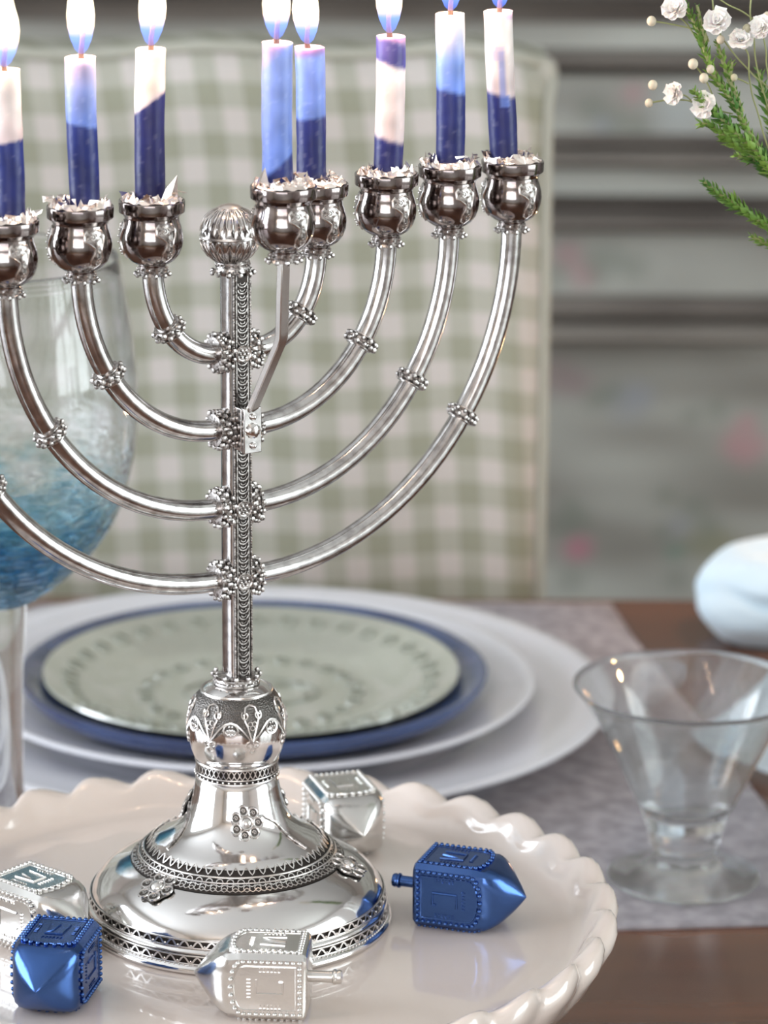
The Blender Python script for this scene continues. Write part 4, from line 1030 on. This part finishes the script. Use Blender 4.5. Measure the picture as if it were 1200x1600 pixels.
G = [([(1062, -30), (1072, 10), (1088, 42), (1100, 75), (1116, 118), (1135, 145), (1150, 168), (1175, 215), (1215, 270), (1300, 390), (1420, 560)], .0042, .00042, 'yellow-green leafy sprig rising to the top edge among the white blossoms', 0),
     ([(1089, 8), (1094, 32), (1098, 48), (1104, 66)], .0030, .0007, None, 0),
     ([(1119, 62), (1128, 90), (1138, 120), (1150, 150), (1158, 175)], .0036, .0005, None, .002),
     ([(1144, 96), (1141, 112), (1140, 128)], .003, .0007, None, .002),
     ([(1085, 142), (1096, 156), (1118, 176), (1150, 208), (1185, 240), (1230, 300), (1300, 400), (1425, 560)], .0050, .00036, 'green needle-leaved sprig under the lowest white blossom', -.004),
     ([(1094, 193), (1112, 196), (1130, 210), (1150, 226), (1175, 246), (1215, 285), (1290, 380), (1422, 560)], .0050, .00036, 'green sprig whose pale tip points left below the blossoms', .006),
     ([(1150, 243), (1168, 248), (1190, 256), (1225, 290), (1300, 390), (1424, 565)], .0042, .0005, 'short green sprig ending at the frame edge above the long low one', .010),
     ([(1100, 284), (1116, 297), (1132, 308), (1150, 320), (1172, 335), (1200, 354), (1250, 400), (1330, 470), (1428, 575)], .0048, .00032, 'long dark green plume reaching left below all other stems', .0),
     ([(1174, 369), (1188, 376), (1205, 386), (1250, 420), (1330, 490), (1430, 585)], .0038, .00045, 'lowest short green tip poking in from the right edge', .004),
     ([(1186, 112), (1192, 140), (1200, 170), (1220, 230), (1290, 370), (1420, 560)], .0050, .0005, 'green leafy sprig running down along the right frame edge', .008)]
root = None
for i, (pp, lr, dn, lab, dy) in enumerate(G):
    if lab: root = thing('greenery_sprig', mouth, lab, 'greenery', 'green sprigs in the flower arrangement')
    leafy(root, [q3(x, y, dy) for x, y in pp], lr, dn, i)
def blossom(root, c, r, seed, face):
    rd = random.Random(seed); b = MB(); f = face.normalized(); a1 = f.orthogonal().normalized(); a2 = f.cross(a1)
    for lay, (cnt, tilt, ln) in enumerate(((9, .25, 1.0), (8, .6, .86), (7, .95, .70), (5, 1.25, .5))):
        for i in range(cnt):
            a = 2 * math.pi * (i + .5 * lay + rd.uniform(-.2, .2)) / cnt; o_ = a1 * math.cos(a) + a2 * math.sin(a); sd = -a1 * math.sin(a) + a2 * math.cos(a)
            tl = tilt + rd.uniform(-.12, .12); l_ = r * ln * rd.uniform(.88, 1.12)
            d_ = o_ * math.cos(tl) + f * math.sin(tl); up = f * math.cos(tl) - o_ * math.sin(tl)
            wd = r * .42
            def pt(s, t_): return c + d_ * l_ * s + sd * wd * t_ * (math.sin(min(1, s * 1.15) * math.pi * .62)) + up * r * (.22 * (t_ ** 2) * s + .10 * math.sin(s * 3) + .07 * math.sin(7 * t_ + i) * s)
            n0 = len(b.v); b.v += [tuple(pt(s, t_)) for s in (.0, .45, .8, 1.0) for t_ in (-1, -.35, .35, 1)]
            for j in range(3):
                for k in range(3): b.f.append((n0 + j * 4 + k, n0 + j * 4 + k + 1, n0 + j * 4 + 5 + k, n0 + j * 4 + 4 + k))
    o = b.build('blossom', PETAL, root, ang=180)
    g = MB(); g.ball(c - f * r * .22, r * .34, 8, 6); g.build('calyx', BUD, o)
bb = thing('babys_breath_spray', mouth, 'wiry spray of small double white blossoms and round buds in the upper right corner', 'flowers')
def fib(P, r_=.00028):
    b = MB(); P = smooth_path([q3(x, y, d_) - mouth for x, y, d_ in P], 5); b.tube(P, r_, 5); b.build('flower_stalk', STALK, bb)
for P in ([(1055, 22, 0), (1075, 40, .002), (1100, 80, .003), (1130, 130, .004), (1165, 190, .006), (1215, 280, .006), (1420, 560, 0)],
          [(1120, 38, -.003), (1126, 55, 0), (1150, 88, .002), (1178, 118, .003), (1215, 160, .003), (1290, 330, .003), (1420, 560, 0)],
          [(1020, 33, -.002), (1050, 38, 0), (1088, 47, 0), (1104, 60, 0)],
          [(1014, 161, -.003), (1045, 156, 0), (1075, 157, .002), (1084, 162, .002)],
          [(1055, 146, 0), (1072, 150, 0), (1085, 162, .001)],
          [(1083, 100, -.002), (1094, 112, 0), (1106, 132, 0), (1120, 165, .001), (1130, 185, .002)],
          [(1110, 108, 0), (1122, 118, 0), (1135, 138, .0)], [(1100, 122, -.002), (1118, 123, 0), (1136, 140, 0)],
          [(1158, 68, -.002), (1169, 85, 0), (1170, 110, 0), (1172, 130, .002), (1182, 170, .004), (1230, 290, .004), (1420, 560, 0)],
          [(1176, -20, 0), (1172, 20, 0), (1178, 60, .0), (1181, 95, .002), (1195, 150, .004), (1250, 300, .004), (1420, 560, 0)],
          [(1112, -12, 0), (1135, 6, 0), (1160, 18, 0), (1185, 36, .0)], [(1190, 45, 0), (1197, 80, .0), (1200, 115, .002), (1230, 240, .004), (1420, 560, 0)],
          [(1147, 121, 0), (1158, 125, 0), (1170, 131, 0)], [(1101, 163, -.003), (1118, 171, 0), (1145, 178, .002)], [(1113, -5, 0), (1115, 18, 0), (1120, 32, 0)]): fib(P)
for i, (x, y, r_, fx, fz) in enumerate(((1055, 17, .0046, -.3, .7), (1120, 36, .0050, -.1, .5), (1158, 66, .0045, -.1, .9), (1191, 45, .0044, -.5, .4), (1056, 146, .0040, -.9, .3), (1101, 163, .0046, -.4, .2))):
    blossom(bb, q3(x, y, -.003) - mouth, r_, i, Vector((fx, -.8, fz)))
for i, (x, y, r_) in enumerate(((1018, 33, .0016), (1020, 133, .0016), (1014, 161, .0014), (1083, 100, .0017), (1110, 108, .0014), (1100, 122, .0016), (1126, 62, .0014), (1167, 45, .0015), (1147, 121, .0012), (1199, 26, .0016))):
    b = MB(); b.ball(q3(x, y, -.002) - mouth, r_, 10, 7, 1.1); b.build('bud', BUD if i in (7, 8) else mat('cream_bud_%d' % i, (.66, .60, .47), .6), bb)

# ================================================================== warm lights outside the frame: added votive and downlight, the room's fairy lights
def votive():  # added candle, out of view, put here to warm the far table
    v = thing('added_votive_candle', Vector((.275, 1.71, 0)), 'unseen glass votive candle added beyond the right frame edge to warm the far table', 'candle')
    b = MB(); b.lathe([(.0005, 0), (.028, 0), (.032, .06), (.030, .06), (.026, .004), (.0005, .004)], 40, cap=False); b.build('cup', GLASS, v, ang=60)
    b = MB(); b.lathe([(.0005, .004), (.025, .004), (.027, .03), (.0005, .03)], 32, cap=False); b.build('wax_stick', mat('ivory_wax', (.85, .8, .7), .5), v)
    b = MB(); b.lathe([(.0007, 0), (.0022, .003), (.0036, .009), (.003, .015), (.0012, .021), (.0002, .025)], 16, (0, 0, .032)); b.build('flame', FLAME, v)
    l = bpy.data.lights.new('flame_light', 'POINT'); l.energy = .35; l.color = (1, .55, .25); l.shadow_soft_size = .006
    o_ = bpy.data.objects.new('flame_light', l); C.objects.link(o_); o_.parent = v; o_.location = (0, 0, .075)
votive()
dlt = thing('added_downlight', Vector((.72, 1.32, Z1)), 'unseen warm downlight added overhead to tint the right end of the table', 'added lamp')  # added lamp, unseen, gives the far wood its orange glow
b = MB(); b.lathe([(.03, -.001), (.045, -.001), (.045, -.006), (.030, -.006), (.028, -.001)], 32, cap=False); b.build('ring', TRIMM, dlt)
l = bpy.data.lights.new('added_downlight_beam', 'SPOT'); l.energy = 30; l.color = (1, .58, .32); l.spot_size = R(8.5); l.spot_blend = .7; l.shadow_soft_size = .02
lo = bpy.data.objects.new('added_downlight_beam', l); C.objects.link(lo); lo.parent = dlt; lo.location = (0, 0, -.012)
lo.rotation_euler = (Vector((.195, 1.70, 0)) - Vector((.72, 1.32, Z1 - .012))).to_track_quat('-Z', 'Y').to_euler()
sl = thing('string_lights', Vector((0, 0, 0)), 'strand of warm fairy lights strung across the rear window behind the viewer', 'lights')
b = MB(); wv = MB(); P = []
for i in range(46):
    t = i / 45; x = -1.5 + 2.4 * t; P.append(Vector((x, Y0 + .12, 1.18 - .22 * math.sin(math.pi * ((t * 3) % 1)))))
wv.tube(P, .002, 5); wv.build('cord', WICK, sl)
for p in P: b.ball(p, .011, 8, 6)
b.build('bulbs', BULB, sl)
